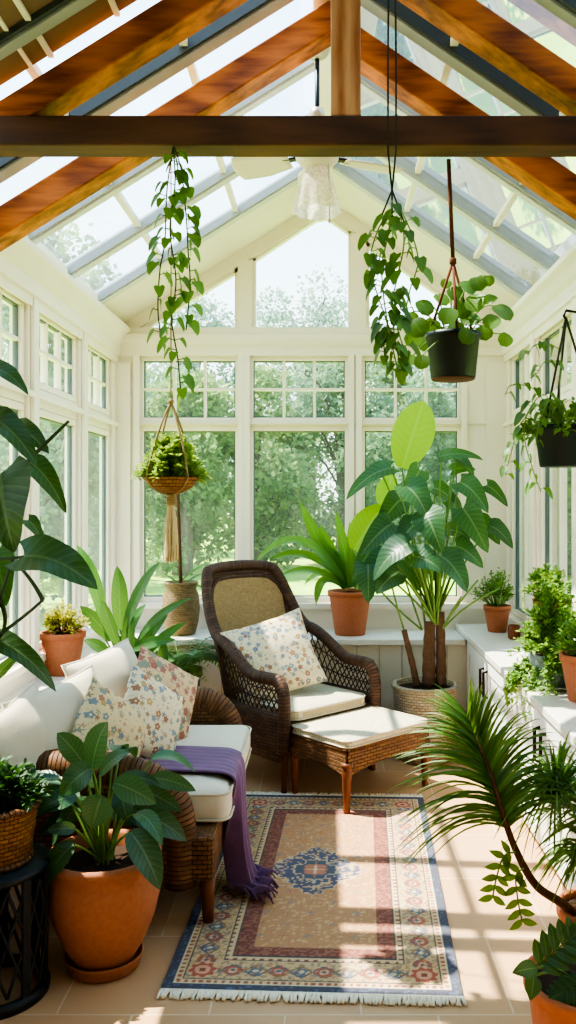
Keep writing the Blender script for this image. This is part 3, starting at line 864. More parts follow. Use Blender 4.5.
# ottoman
t = thing('wicker_ottoman', 'brown wicker footstool with turned legs in front of the dark armchair', 'footstool', (.03, 4.70, .006), RA)
OW, O0, O1 = .305, -.44, -.03
m = MB()
def fn(u, v):
    k = u*4; i = int(k) % 4; f = k-int(k) if u < 1 else 0
    C = [(-OW, O0), (OW, O0), (OW, O1), (-OW, O1)]
    a, c = C[i], C[(i+1) % 4]; L_ = math.hypot(c[0]-a[0], c[1]-a[1])
    x, y = a[0]+(c[0]-a[0])*f, a[1]+(c[1]-a[1])*f
    z0 = .185+.035*math.sin(PI*f); z = z0+(.315-z0)*v
    return V((x, y, z)), (u*1.96, z)
m.grid(fn, 64, 4); m.build('apron', M['wick_brown'], t, False, solid=.018)
m = MB(); m.bx(-OW, OW, O0, O1, .27, .312); m.build('seat_frame', M['wick_brown'], t, False, .01)
m = MB(); c4 = [(-OW, O0), (OW, O0), (OW, O1), (-OW, O1), (-OW, O0)]
for i in range(4): m.tube([(*c4[i], .31), (*c4[i+1], .31)], .013, 8)
m.build('rim', M['wick_brownwrap'], t)
for x, y in ((-OW+.01, O0+.01), (OW-.01, O0+.01), (-OW+.01, O1-.01), (OW-.01, O1-.01)):
    m = MB(); turned_leg(m, x, y, .25, .025); m.build('leg', M['woodlegb'], t)
m, pm = pad(.625, .43, .035, .04, crown=.012)
o = m.build('seat_pad', M['cane_pad'], None); pm.build('piping', M['cane_pad'], o)
o.location = chair_w(0, (O0+O1)/2, .33); o.rotation_euler = (0, 0, RA); tag(o, 'thin cream woven pad lying on the wicker footstool', 'cushion')

# ================================================================== RUG
RW, RL = .95, 1.77
NX, NY = 190, 354
def hexc(h): return np.array(lin(h)[:3])
def rugcolors():
    x = (np.arange(NX+1)/NX-.5)*RW; y = (np.arange(NY+1)/NY-.5)*RL
    X, Y = np.meshgrid(x, y, indexing='ij')
    rs = np.random.RandomState(3); nz = rs.rand(NX+1, NY+1)
    nzc = np.kron(rs.rand((NX+1)//2+1, (NY+1)//2+1), np.ones((2, 2)))[:NX+1, :NY+1]
    C = np.zeros((NX+1, NY+1, 3)); C[:] = hexc('#c0906a')
    def put(mask, c, a=1.0): C[mask] = C[mask]*(1-a)+hexc(c)*a
    put(nzc > .62, '#b8876a', .4); put(nzc < .15, '#dcbf97', .5)
    # small blue and rose motifs scattered over the field
    gx, gy = np.mod(X+.5, .085)-.0425, np.mod(Y+.5, .085)-.0425
    cell = (np.floor((X+.5)/.085)+np.floor((Y+.5)/.085)).astype(int)
    star = (np.abs(gx)+np.abs(gy) < .017+.008*np.sin(6*np.arctan2(gy, gx)))
    put(star & (cell % 2 == 0) & (nz > .25), '#6f7d8f', .75); put(star & (cell % 2 == 1) & (nz > .4), '#a8604f', .6)
    # medallion of stepped diamonds
    X0 = X+.035; d = np.abs(X0)/.215+np.abs(Y)/.245; st = .045*np.sin(np.abs(X0)*140)+.045*np.sin(np.abs(Y)*140)
    dd = d+st
    put(dd < 1.02, '#cdb190'); put((dd < .97) & (dd > .5) & (nzc > .32), '#43557a'); put((dd < .97) & (dd > .55) & (nzc < .12), '#c99a7c')
    put((dd < .52), '#c9b497'); put((dd < .45) & (dd > .30), '#445874'); put(dd < .3, '#c07f6a'); put((dd < .14), '#e2caa6')
    # borders, from the edge inward
    ex = np.minimum(RW/2-np.abs(X), RL/2-np.abs(Y))
    along = np.where(RW/2-np.abs(X) < RL/2-np.abs(Y), Y, X)
    put(ex < .262, '#803a3c'); put((ex < .262) & (nzc > .6), '#b07566', .6)
    put(ex < .205, '#2a3852'); put((ex < .198), '#d8bf98'); put((ex < .19) & (np.mod(along, .03) < .014), '#8e4a4a')
    put(ex < .178, '#2a3852'); put(ex < .172, '#d2b48c')
    main = ex < .168
    put(main & (nzc < .12), '#b79f7c', .4)
    ph = along*2*PI/.15; wv = .113+.028*np.sin(ph)
    put(main & (np.abs(ex-wv) < .006), '#4a5d78'); wv2 = .113-.028*np.sin(ph)
    put(main & (np.abs(ex-wv2) < .0045), '#9a7a5c')
    bl = np.mod(along+.0375, .15)-.075
    fl_ = np.hypot(bl*1., ex-.113); ang = np.arctan2(ex-.113, bl)
    put(main & (fl_ < .027+.006*np.sin(ang*6)), '#b3564c'); put(main & (fl_ < .017), '#e0b79a'); put(main & (fl_ < .008), '#4a5d78')
    bl2 = np.mod(along+.1125, .15)-.075
    fl2 = np.hypot(bl2, ex-.113); put(main & (fl2 < .02+.005*np.sin(np.arctan2(ex-.113, bl2)*4)), '#5b7590'); put(main & (fl2 < .009), '#e0cfae')
    put(main & (nzc > .84), '#5f6c7c', .6); put(main & (nzc < .2), '#a5604e', .45); put(main & (nz < .15), '#6b5a48', .45)
    put(ex < .062, '#2a3852'); put(ex < .056, '#d8bf98'); put((ex < .052) & (np.mod(along, .024) < .012), '#a85a50')
    put(ex < .04, '#e2d6bb'); put(ex < .034, '#1f3d63')
    put((ex < .026) & (nzc > .85), '#41618a')
    for sx in (-1, 1):      # corner blossoms
        for sy in (-1, 1):
            q = np.hypot(X-sx*(RW/2-.113), Y-sy*(RL/2-.113))
            put(q < .05, '#d2b48c'); a_ = np.arctan2(Y-sy*(RL/2-.113), X-sx*(RW/2-.113))
            put(q < .042+.006*np.sin(a_*8), '#b3564c'); put(q < .026, '#dba58c'); put(q < .012, '#8e3f3c')
    C = C**1.12*(.88+.2*nz)[..., None]
    return C
m = MB()
m.grid(lambda u, v: (V(((u-.5)*RW, (v-.5)*RL, .009)), (u*RW, v*RL)), NX, NY)
RC = rugcolors().reshape(-1, 3)
nb = len(m.v)
for (x0, y0), (x1, y1) in (((-1, -1), (1, -1)), ((1, -1), (1, 1)), ((1, 1), (-1, 1)), ((-1, 1), (-1, -1))):
    q = [m.vert((x*RW/2, y*RL/2, z)) for x, y, z in ((x0, y0, .001), (x1, y1, .001), (x1, y1, .009), (x0, y0, .009))]; m.face(q)
rug = m.build('area_rug', M['rug'], None, False)
ca = rug.data.color_attributes.new('rugcol', 'FLOAT_COLOR', 'POINT')
cc = np.ones((len(m.v), 4), dtype=np.float32); cc[:nb, :3] = RC; cc[nb:, :3] = hexc('#2c4a6e')
ca.data.foreach_set('color', cc.ravel())
rug.location = (-.005, 3.545, 0); rug.rotation_euler = (0, 0, R(-2.6))
tag(rug, 'oriental rug with navy edge, cream floral border and blue diamond medallion', 'rug')
for sy in (-1, 1):
    m = MB()
    for k in range(170):
        x = -RW/2+RW*(k+.5)/170; a = rnd.uniform(-.012, .012); l_ = rnd.uniform(.036, .05)
        m.tube([(x, sy*RL/2, .006), (x+a*.5, sy*(RL/2+l_*.5), .007), (x+a, sy*(RL/2+l_), .006)], .0048, 5)
    m.bx(-RW/2, RW/2, sy*RL/2-.003, sy*(RL/2+.008), .001, .008)
    m.build('fringe', M['fringe'], rug)

# ================================================================== CABINETS on the right
CX = .92; CT = .70
units = [(4.14, 5.455), (2.95, 4.13)]
labs = ['white base cabinet at the far end under the counter, with two bronze handles', 'white base cabinet in the middle of the right counter, behind the palm', 'white base cabinet at the near end of the right counter']
for (ya, yb), lb in zip(units, labs):
    t = thing('base_cabinet', lb, 'cabinet', (0, 0, 0), 0, 'white cabinets along the right wall')
    m = MB(); m.bx(CX+.02, XR-.04, ya, yb, .07, CT-.04); m.bx(CX+.06, XR-.05, ya, yb, 0, .07); m.build('carcass', M['panelw'], t, False, .003)
    ym = (ya+yb)/2
    for a, c, hy in ((ya+.012, ym-.003, ym-.05), (ym+.003, yb-.012, ym+.05)):
        m = MB(); m.bx(CX, CX+.02, a, c, .09, CT-.055)
        st = .065
        m.bx(CX-.012, CX, a, a+st, .09, CT-.055); m.bx(CX-.012, CX, c-st, c, .09, CT-.055)
        m.bx(CX-.012, CX, a+st, c-st, .09, .09+st); m.bx(CX-.012, CX, a+st, c-st, CT-.055-st, CT-.055)
        d = m.build('door', M['panelw'], t, False, .003)
        m = MB(); m.tube([(CX-.012, hy, .59), (CX-.035, hy, .585), (CX-.035, hy, .45), (CX-.012, hy, .445)], .008, 8); m.build('handle', M['metal_dark'], d)
m = MB(); m.bx(CX-.025, XR-.036, 2.93, YB-.052, CT-.04, CT)
o = m.build('countertop', M['counter'], None, False, .006); tag(o, 'pale stone countertop running over the white cabinets on the right', 'countertop')

# ================================================================== POTS
def clay_pot(t, r, h, mat, rim=.03, rb=.68, soil=True, n=36):
    rt = r; pr = [(0, 0), (r*rb*.97, 0), (r*rb, .006), (r*.93, h-rim*1.1), (r*.93, h-rim), (rt, h-rim), (rt*1.01, h-.004), (rt, h), (rt*.9, h), (rt*.88, h-.02), (r*.84, h*.7)]
    m = MB(); m.lathe(pr, n); m.build('pot', M[mat], t)
    if soil: soil_disc(t, r*.885, h-.022)
def soil_disc(t, r, z, seed=1):
    m = MB(); rs = random.Random(seed); base = len(m.v)
    def fn(u, v):
        a = u*2*PI; q = r*(1-v)
        return V((q*math.cos(a), q*math.sin(a), z+.008*math.sin(7*a+9*v)*v+.012*v)), (u, v)
    m.grid(fn, 24, 6); m.build('soil', M['soil'], t)

# bush of many small leaves on thin stems
def bush(t, z0, rx, rz, n, ls, lmat, smat='stemg', stems=22, prof='ovate', dome=1.0, droop=0, seed=1, cx=0, cy=0, ratio=.55, xmin=-9, xmax=9):
    rs = random.Random(seed); mf = MB(); ms = MB()
    tips = []
    for k in range(stems):
        a = rs.random()*2*PI; q = math.sqrt(rs.random()); e = V((max(xmin+.02, min(xmax-.02, cx+math.cos(a)*rx*q)), cy+math.sin(a)*rx*q, z0+rz*(1-q*q*.75)*dome*rs.uniform(.75, 1)-droop*q*q))
        b0 = V((cx+math.cos(a)*rx*.18*q, cy+math.sin(a)*rx*.18*q, z0-.01)); md = (b0+e)/2+V((0, 0, rz*.18))
        P = qb(b0, md, e, 6); ms.tube(P, [.0022*(1.4-i/8) for i in range(7)], 4, False); tips.append(P)
    for k in range(n):
        P = tips[rs.randrange(stems)]; f = rs.uniform(.3, 1.0)*6; i = min(5, int(f)); p = P[i].lerp(P[i+1], f-i)
        d = V((rs.uniform(-1, 1), rs.uniform(-1, 1), rs.uniform(-.5, .9)))+(p-V((cx, cy, z0))).normalized()*.7
        d.normalize(); p = p+d*ls*rs.uniform(.1, 1.0); L_ = ls*rs.uniform(.7, 1.25)
        if p.x+max(0, d.x)*L_ > xmax-.01 or p.x+min(0, d.x)*L_ < xmin+.01: continue
        mf.leaf(p, p+d*L_*.5+V((0, 0, L_*.1)), p+d*L_-V((0, 0, L_*.15)), V((rs.uniform(-.5, .5), rs.uniform(-.5, .5), 1)), L_*ratio, prof, 3, 1, .15, t=rs.random())
    ms.build('stem', M[smat], t); mf.build('foliage', L[lmat], t)

def fern(t, z0, n, Lf, lmat, rise=.6, seed=1, pin=.05, cx=0, cy=0, arc=(0, 360), npin=15, pw=.28):
    rs = random.Random(seed); mf = MB(); ms = MB()
    for k in range(n):
        a = R(rs.uniform(*arc)); l_ = Lf*rs.uniform(.6, 1.1); out = V((math.cos(a), math.sin(a), 0)); up = rise*rs.uniform(.5, 1.3)
        b0 = V((cx, cy, z0))+out*.02
        P = qb(b0, b0+out*l_*.45+V((0, 0, l_*up)), b0+out*l_*.95+V((0, 0, l_*(up*.55-.35))), 12)
        ms.tube(P, [.0025*(1.2-i/14) for i in range(13)], 4, False)
        tt = rs.random()
        for j in range(2, npin):
            f = j/npin*12; i = min(11, int(f)); p = P[i].lerp(P[i+1], f-i); d = (P[i+1]-P[i]).normalized()
            sd = d.cross(V((0, 0, 1))).normalized(); pl = pin*math.sin(PI*(.12+.86*j/npin))**.7
            for sg in (-1, 1):
                q = (sd*sg+d*.45-V((0, 0, .25))).normalized()
                mf.leaf(p, p+q*pl*.5+V((0, 0, pl*.06)), p+q*pl, V((0, 0, 1)), pl*pw, 'lance', 3, 1, .1, t=min(1, max(0, tt+rs.uniform(-.25, .25))))
    ms.build('stem', M['stemg'], t); mf.build('foliage', L[lmat], t)

def vine_strand(mf, ms, pts, ls, step, rs, prof='heart', sr=.0025, ratio=.8, hang=1.0, lobe=.12):
    P = cat_rom(pts, 8); ms.tube(P, sr, 5, False); acc = 0; sg = 1
    for i in range(1, len(P)):
        acc += (P[i]-P[i-1]).length
        while acc > step:
            acc -= step*rs.uniform(.7, 1.3); a = rs.uniform(0, 2*PI)
            out = V((math.cos(a), math.sin(a)*.8-.25, 0)); p0 = P[i]
            p1 = p0+out*ls*.45+V((0, 0, ls*.12)); L_ = ls*rs.uniform(.7, 1.25)
            ms.tube([p0, p1], sr*.6, 4, False)
            d = (out*.55+V((0, 0, -1*hang))).normalized()
            n_ = (out+V((0, -.6, .3))).normalized()
            mf.leaf(p1, p1+d*L_*.5+out*L_*.12, p1+d*L_, n_, L_*ratio*rs.uniform(.85, 1.1), prof, 6, 1, .15, t=rs.random(), lobe=lobe)

def px_leaves(mf, ms, o, base, items, Y0, W_k=1.0, prof='ovate', nrm=(0, -.75, .65), stem_r=.004, arch=.06, jit=.06, n=9, cols=2, lobe=0, wave=0, stem_mid=None, fold=.18, tint=None, rs=rnd):
    """leaves given by where their stalk end and tip are seen, at their own depth"""
    o = V(o)
    for it in items:
        (x0, y0), (x1, y1), w = it[:3]; dY = it[3] if len(it) > 3 else rs.uniform(-jit*2, jit*2)
        A = at(x0, y0, Y0+dY)-o; C = at(x1, y1, Y0+dY+rs.uniform(-jit, jit)-.03)-o
        nn = (V(nrm)+V((rs.uniform(-.35, .35), rs.uniform(-.2, .2), rs.uniform(-.25, .25)))).normalized()
        W = w*(Y0+dY)/F*W_k; Bm = (A+C)/2+nn*arch*(C-A).length*2+V((0, 0, arch*(C-A).length))
        mf.leaf(A, Bm, C, nn, W, prof, n, cols, fold, t=(rs.random() if tint is None else tint), lobe=lobe, wave=wave)
        if ms is not None and base is not None:
            b0 = V(base)+V((rs.uniform(-.02, .02), rs.uniform(-.02, .02), 0)); md = (b0+A)/2+V((0, 0, .12*(A-b0).length)) if stem_mid is None else V(stem_mid)
            ms.tube(qb(b0, md, A, 8), [stem_r*(1.35-.05*i) for i in range(9)], 6, False)

# ---- plant A: yellow-green bush in terracotta on the left ledge
def lp(x, y, z):        # point on a horizontal plane z seen at x, y
    Y = (CH-z)*F/(y-VY); return V(((x-VX)*Y/F, Y, z))
p = V((-1.345, 4.36, LEDGE))
t = thing('potted_shrub', 'terracotta pot of tiny yellow-green leaves on the left window ledge', 'potted plant', p)
clay_pot(t, .115, .215, 'terra'); bush(t, .2, .135, .16, 1300, .021, 'yellow', 'stembrown', 44, seed=3, xmin=-.09)

# ---- plant B: big peace lily in front of the sofa
p = V((-.735, 2.83, 0)); o = p
t = thing('potted_lily', 'large terracotta pot with a broad-leaved green plant before the sofa', 'potted plant', p)
m = MB(); m.lathe([(0, .0), (.1, .0), (.118, .008), (.126, .04), (.129, .046), (.123, .049), (.116, .03), (.1, .02), (0, .02)], 40); m.build('saucer', M['terrabig'], t)
m = MB(); m.lathe([(0, .021), (.088, .021), (.098, .03), (.132, .09), (.166, .17), (.184, .25), (.183, .31), (.178, .35), (.186, .358), (.188, .375), (.182, .385), (.17, .385), (.163, .375), (.16, .33), (.15, .3)], 48); m.build('pot', M['terrabig'], t)
soil_disc(t, .163, .335, 5)
mf, ms = MB(), MB()
lily = [((92, 768), (108, 722), 24), ((84, 764), (57, 733), 20), ((92, 768), (60, 796), 25, -.06), ((102, 796), (92, 828), 28, -.12), ((76, 796), (33, 815), 20), ((62, 787), (34, 790), 9), ((74, 845), (43, 888), 24, -.1),
        ((114, 783), (156, 804), 24), ((118, 779), (160, 784), 13), ((152, 778), (196, 791), 16, .08), ((124, 808), (187, 841), 26), ((130, 832), (160, 890), 28, -.1), ((75, 829), (47, 831), 12), ((100, 775), (130, 752), 16, .1), ((140, 790), (182, 812), 18, .12), ((88, 800), (52, 846), 20, .1),
        ((120, 790), (128, 822), 20, .05), ((110, 806), (142, 826), 18, .15), ((96, 785), (70, 770), 16, .15), ((80, 815), (40, 835), 18, .2)]
px_leaves(mf, ms, o, (.0, -.0, .33), lily, 2.8, 1.12, 'lance', stem_r=.004, arch=.09, rs=random.Random(4))
rs = random.Random(8)
for k in range(10):
    a = rs.uniform(0, 2*PI); e = V((math.cos(a)*.16, math.sin(a)*.1+.02, .58+rs.uniform(-.08, .1))); 
    ms.tube(qb((rs.uniform(-.03, .03), rs.uniform(-.03, .03), .33), (e.x*.3, e.y*.3, .5), e, 7), .0035, 5, False)
    d = V((math.cos(a), math.sin(a), -.1)); mf.leaf(e, e+d*.08+V((0, 0, .03)), e+d*.15-V((0, 0, .05)), V((0, -.3, 1)), .065, 'lance', 8, 2, .18, t=rs.random())
ms.build('stem', M['stemg'], t); mf.build('foliage', L['lily'], t)

# ---- black side table with basket
t = thing('side_table', 'round black iron side table with pierced lattice sides at lower left', 'table', (-1.04, 2.68, 0))
m = MB(); m.lathe([(0, .385), (.155, .385), (.166, .392), (.17, .4), (.166, .412), (0, .412)], 40); m.build('table_top', M['black_metal'], t)
m = MB(); m.lathe([(.142, 0), (.165, 0), (.167, .02), (.16, .035), (.145, .035), (.142, 0)], 40); m.build('base_ring', M['black_metal'], t)
for k in range(8):
    a = 2*PI*k/8+.2; c, s_ = math.cos(a), math.sin(a)
    m = MB(); m.bar((c*.152, s_*.152, .03), (c*.155, s_*.155, .39), .03, .012, (c, s_, 0)); o2 = m.build('leg', M['black_metal'], t, False, .002)
    m = MB(); n = 8; a2 = 2*PI*(k+1)/8+.2
    for f0, f1 in ((0, 1), (1, 0), (.5, 1), (.5, 0), (0, .5), (1, .5)):
        for z0, z1 in (((.05, .37),) if abs(f0-f1) == 1 else ((.05, .21), (.37, .21)) ):
            pts = []
            for i in range(7):
                u = f0+(f1-f0)*i/6; aa = a+(a2-a)*u; pts.append((math.cos(aa)*.152, math.sin(aa)*.152, z0+(z1-z0)*i/6))
            m.tube(pts, .0055, 5, False)
    m.build('lattice', M['black_metal'], o2)
t = thing('basket_planter', 'tan wicker basket of dark bushy leaves on the black side table', 'potted plant', (-1.04, 2.68, .412))
m = MB(); m.lathe([(0, 0), (.1, 0), (.108, .01), (.125, .13), (.13, .17), (.136, .18), (.132, .19), (.118, .185), (.11, .12)], 40); m.build('basket', M['wick_basket'], t)
m = MB(); m.tube([(.131*math.cos(a), .131*math.sin(a), .181+.004*math.sin(a*14)) for a in np.linspace(0, 2*PI, 60)], .011, 8)
m.build('braided_rim', M['wick_brownwrap'], t)
m = MB(); m.tube([(.109*math.cos(a), .109*math.sin(a), .012) for a in np.linspace(0, 2*PI, 50)], .009, 8); m.build('base_band', M['wick_brownwrap'], t)
soil_disc(t, .117, .165); bush(t, .17, .15, .15, 1100, .027, 'bushdk', 'stemdark', 40, seed=5)

# ---- monstera at the left edge, pot on the ledge
o = V((-1.3, 2.86, LEDGE))
t = thing('potted_philodendron', 'tall climbing plant with large dark leaves reaching in at the left edge', 'potted plant', o)
clay_pot(t, .12, .22, 'terra')
mf, ms = MB(), MB(); trunk = cat_rom([(0, 0, .2), (.05, 0, .45), (.02, .02, .75), (.06, 0, 1.05), (.09, 0, 1.3)], 5)
ms.tube(trunk, [.012]*len(trunk), 8)
mon = [((-14, 366), (28, 395), 22), ((-12, 418), (37, 466), 32, -.05), ((14, 428), (49, 454), 24, .05), ((30, 462), (66, 513), 23), ((0, 474), (14, 552), 60, -.15), ((24, 556), (98, 590), 44, -.05), ((-6, 552), (6, 606), 30, .05), ((-4, 640), (56, 692), 23, 0), ((-30, 590), (-4, 640), 40, 0), ((-4, 676), (24, 650), 10, .1), ((28, 520), (44, 545), 14, .3), ((-40, 420), (-16, 500), 44, .1)]
px_leaves(mf, None, o, None, mon, 2.9, 1.35, 'heart', nrm=(.2, -.7, .55), arch=.1, n=12, cols=3, lobe=.16, wave=.03, rs=random.Random(11))
for a, c, q in (((-10, 640), (-2, 600), (14, 556)), ((-30, 560), (-5, 510), (12, 478)), ((12, 478), (40, 448), (69, 421)), ((-40, 660), (10, 630), (43, 600)), ((43, 600), (30, 575), (12, 560)), ((-40, 700), (-10, 640), (-4, 600)), ((-30, 420), (-20, 395), (-12, 370)), ((-20, 560), (8, 560), (26, 556)), ((0, 600), (12, 625), (-4, 642))):
    ms.tube(qb(at(*a, 2.9)-o, at(*c, 2.88)-o, at(*q, 2.9)-o, 8), [.009-.0005*i for i in range(9)], 6)
ms.build('stem', M['stemdark'], t); mf.build('foliage', L['dark'], t)

# ---- broad strap plant and fern in the left back corner (pots behind the sofa)
o = V((-.98, 4.62, 0))
t = thing('potted_aspidistra', 'tall broad-leaved green plant rising behind the far sofa cushions', 'potted plant', o)
clay_pot(t, .14, .3, 'terra')
mf, ms = MB(), MB()
asp = [((104, 622), (77, 545), 20), ((120, 630), (117, 566), 22), ((124, 632), (160, 562), 18), ((138, 640), (192, 598), 13), ((130, 650), (176, 640), 16), ((112, 640), (80, 606), 20), ((110, 655), (84, 640), 16), ((122, 650), (146, 604), 18, .1), ((135, 655), (168, 615), 16, .15), ((106, 640), (96, 590), 18, .15), ((140, 665), (172, 668), 14, -.05), ((112, 660), (92, 672), 16, -.1), ((128, 660), (132, 610), 18, -.08), ((118, 645), (102, 600), 18, -.1), ((145, 655), (186, 622), 13, .05)]
px_leaves(mf, ms, o, (0, 0, .28), asp, 4.6, .76, 'lance', nrm=(.1, -.8, .5), arch=.08, stem_r=.006, n=10, rs=random.Random(5))
for (x0, y0), (x1, y1), w in (((150, 690), (104, 622), 14), ((152, 690), (121, 630), 15), ((155, 690), (130, 632), 14), ((158, 690), (140, 645), 12), ((150, 695), (118, 660), 14), ((160, 690), (165, 640), 14)):
    A, C = at(x0, y0, 4.62)-o, at(x1, y1, 4.6)-o; mf.leaf(A, (A+C)/2+V((0, -.02, .03)), C, (0, -1, .3), w*4.6/F, 'strap', 6, 2, .25, t=rnd.random()*.5)
ms.build('stem', M['stemg'], t); mf.build('foliage', L['asp'], t)
o = V((-.84, 4.98, 0))
t = thing('potted_fern', 'feathery dark green fern between the sofa arm and the armchair', 'potted plant', o)
clay_pot(t, .12, .56, 'greypot')
fern(t, .55, 34, .36, 'fern', .75, 21, .075, npin=16)

# ---- woven vase with dry stem on the back ledge
o = V((-.955, 5.64, LEDGE))
t = thing('woven_vase', 'beige woven vase with a single dry stem on the left of the back ledge', 'vase', o)
m = MB(); m.lathe([(0, 0), (.085, 0), (.095, .01), (.115, .08), (.125, .17), (.118, .26), (.1, .3), (.112, .335), (.116, .345), (.108, .35), (.094, .3), (.09, .25)], 40); m.build('vase', M['wick_tan'], t)
soil_disc(t, .1, .29)
m = MB(); m.tube(cat_rom([(0, 0, .28), (-.01, 0, .6), (-.02, 0, .9), (-.03, 0, 1.18)], 5), .012, 8); m.build('dry_stem', M['stembrown'], t)
mf = MB()
for a, c, w in (((180, 582), (215, 560), 5), ((186, 584), (206, 574), 5), ((178, 584), (160, 575), 4), ((188, 585), (205, 590), 4)):
    A, C = at(*a, 5.64)-o, at(*c, 5.62)-o; mf.leaf(A, (A+C)/2+V((0, 0, .03)), C, (0, -.5, 1), w*5.64/F, 'lance', 6, 1)
mf.build('foliage', L['strap'], t)

# ---- hanging macrame bowl, left
hp = at(171, 0, 3.03); hx = hp.x
o = V((hx, 3.03, 0)); t = thing('hanging_planter', 'macrame hanging bowl of fresh green leaves with a straw tassel, left of centre', 'hanging planter', (hx, 3.03, 0))
def zy(y, Y): return CH-(y-VY)*Y/F
zt, zr, zb = zy(402, 3.03), zy(478, 3.03), zy(494, 3.03)
m = MB(); m.lathe([(0, zb), (.04, zb+.004), (.075, zb+.022), (.1, zr), (.103, zr+.004), (.096, zr), (.07, zb+.03)], 32); m.build('bowl', M['wick_basket'], t)
m = MB(); m.tube([(0, 0, 2.757), (0, 0, zt)], .0025, 5)
for k in range(4):
    a = PI/4+PI/2*k; e = V((.1*math.cos(a), .1*math.sin(a), zr)); m.tube(qb((0, 0, zt), V((.075*math.cos(a), .075*math.sin(a), (zt+zr)/2)), e, 10), .004, 5)
    m.tube(qb(e, (e.x*.8, e.y*.8, zb+.01), (0, 0, zb-.004), 8), .004, 5)
for z in np.linspace(zb-.005, zb-.035, 4): m.tube([(.013*math.cos(q), .013*math.sin(q), z) for q in np.linspace(0, 2*PI, 14)], .006, 5)
m.lathe([(0, zt+.012), (.009, zt+.008), (.011, zt), (.007, zt-.01), (0, zt-.012)], 10)
m.build('cord', M['rope'], t)
m = MB(); rs = random.Random(3); ztt = zb-.03; zte = zy(560, 3.03)
for k in range(150):
    a = rs.uniform(0, 2*PI); q = math.sqrt(rs.random()); e = zte+rs.uniform(-.01, .06)
    m.tube(qb((.008*q*math.cos(a), .008*q*math.sin(a), ztt), (.03*q*math.cos(a), .03*q*math.sin(a), (ztt+e)/2), (.025*q*math.cos(a), .025*q*math.sin(a), e), 5), .0022, 4, False)
m.build('tassel', M['tassel'], t)
soil_disc(t, .094, zr-.008); bush(t, zr-.01, .125, .17, 2400, .02, 'fernlt', 'stemg', 80, seed=9, droop=.03, dome=1.0, ratio=.7)

# ---- trailing vine from the tie beam, left
o = V((at(175, 0, 2.93).x, 2.88, 2.762)); Yv = 2.88
t = thing('trailing_vine', 'long single trailing vine of heart leaves hanging from the tie beam at left', 'hanging plant', o)
mf, ms = MB(), MB(); rs = random.Random(2)
def pts_px(L_, Y): return [at(x, y, Y)-o for x, y in L_]
vine_strand(mf, ms, [(0, 0.02, .0)]+pts_px([(175, 185), (170, 230), (176, 280), (172, 320), (178, 360), (181, 396)], Yv), .052, .021, rs, ratio=.9)
vine_strand(mf, ms, [(0, 0.02, -.0)]+pts_px([(181, 170), (186, 215), (188, 250), (190, 285), (186, 330)], Yv+.03), .052, .026, rs, ratio=.9)
vine_strand(mf, ms, [(0, 0.02, -.0)]+pts_px([(167, 190), (165, 240), (160, 270), (158, 310), (162, 345)], Yv+.02), .05, .036, rs, ratio=.9)
ms.build('stem', M['stemdark'], t); mf.build('foliage', L['vine'], t)

# ---- vine on twin cords, centre right
Yv = 2.8; o = V((at(392, 0, Yv).x, Yv, roofz(at(392, 0, Yv).x)-.0))
t = thing('trailing_vine', 'bushy trailing vine on two thin cords hanging left of the black pot', 'hanging plant', o)
m = MB()
for dx in (-4, 4): m.tube([V((dx*Yv/F*.7, 0, 0)), at(392+dx, 60, Yv)-o, at(392+dx, 150, Yv)-o, at(392, 192, Yv)-o], .0035, 6)
for q in ((382, 215), (404, 222), (392, 225)): m.tube([at(392, 190, Yv)-o, at(*q, Yv+.02)-o], .003, 5)
m.build('cord', M['darkrope'], t)
mf, ms = MB(), MB(); rs = random.Random(6)
for L_, dy, stp in (([(392, 200), (388, 235), (382, 265), (384, 300), (390, 335), (398, 372)], 0, .022), ([(398, 205), (404, 240), (398, 275), (392, 305), (396, 345), (404, 378)], .03, .024), ([(388, 210), (376, 235), (370, 262), (376, 290), (386, 320), (392, 350)], .05, .026), ([(400, 208), (412, 235), (418, 262), (410, 290), (404, 320)], .06, .04), ([(392, 300), (398, 330), (406, 355), (412, 372)], .02, .026), ([(388, 320), (384, 345), (388, 375)], .05, .026)):
    vine_strand(mf, ms, pts_px(L_, Yv+dy), .058, stp, rs)
ms.build('stem', M['stemg'], t); mf.build('foliage', L['vine'], t)

# ---- black hanging pot, right of centre
Yp = 3.06; o = V((at(453, 0, Yp).x, Yp, 0))
t = thing('hanging_planter', 'black pot of round leaves hanging on a red-brown rope from the tie beam', 'hanging planter', o)
zr, zb = zy(334, Yp), zy(379, Yp)
m = MB(); m.lathe([(0, zb), (.076, zb), (.08, zb+.004), (.094, zr-.02), (.098, zr-.018), (.1, zr), (.094, zr), (.088, zr-.03)], 36); m.build('pot', M['blackpot'], t)
m = MB(); m.lathe([(0, zb-.004), (.074, zb-.004), (.079, zb), (0, zb)], 32); m.build('drip_tray', M['stembrown'], t)
soil_disc(t, .09, zr-.015)
m = MB(); zk = zy(262, Yp); top = V((at(447, 0, Yp).x-o.x, -.04, 2.76))
m.tube([top, (top.x*.5, -.02, (zk+2.76)/2), (0, 0, zk)], .008, 6)
for k in range(3):
    a = R(30+120*k); m.tube([(0, 0, zk), (.096*math.cos(a), .096*math.sin(a), zr-.004)], .005, 6)
m.lathe([(0, zk+.02), (.012, zk+.012), (.013, zk-.006), (0, zk-.016)], 10)
m.build('cord', M['redrope'], t)
mf, ms = MB(), MB(); rs = random.Random(13)
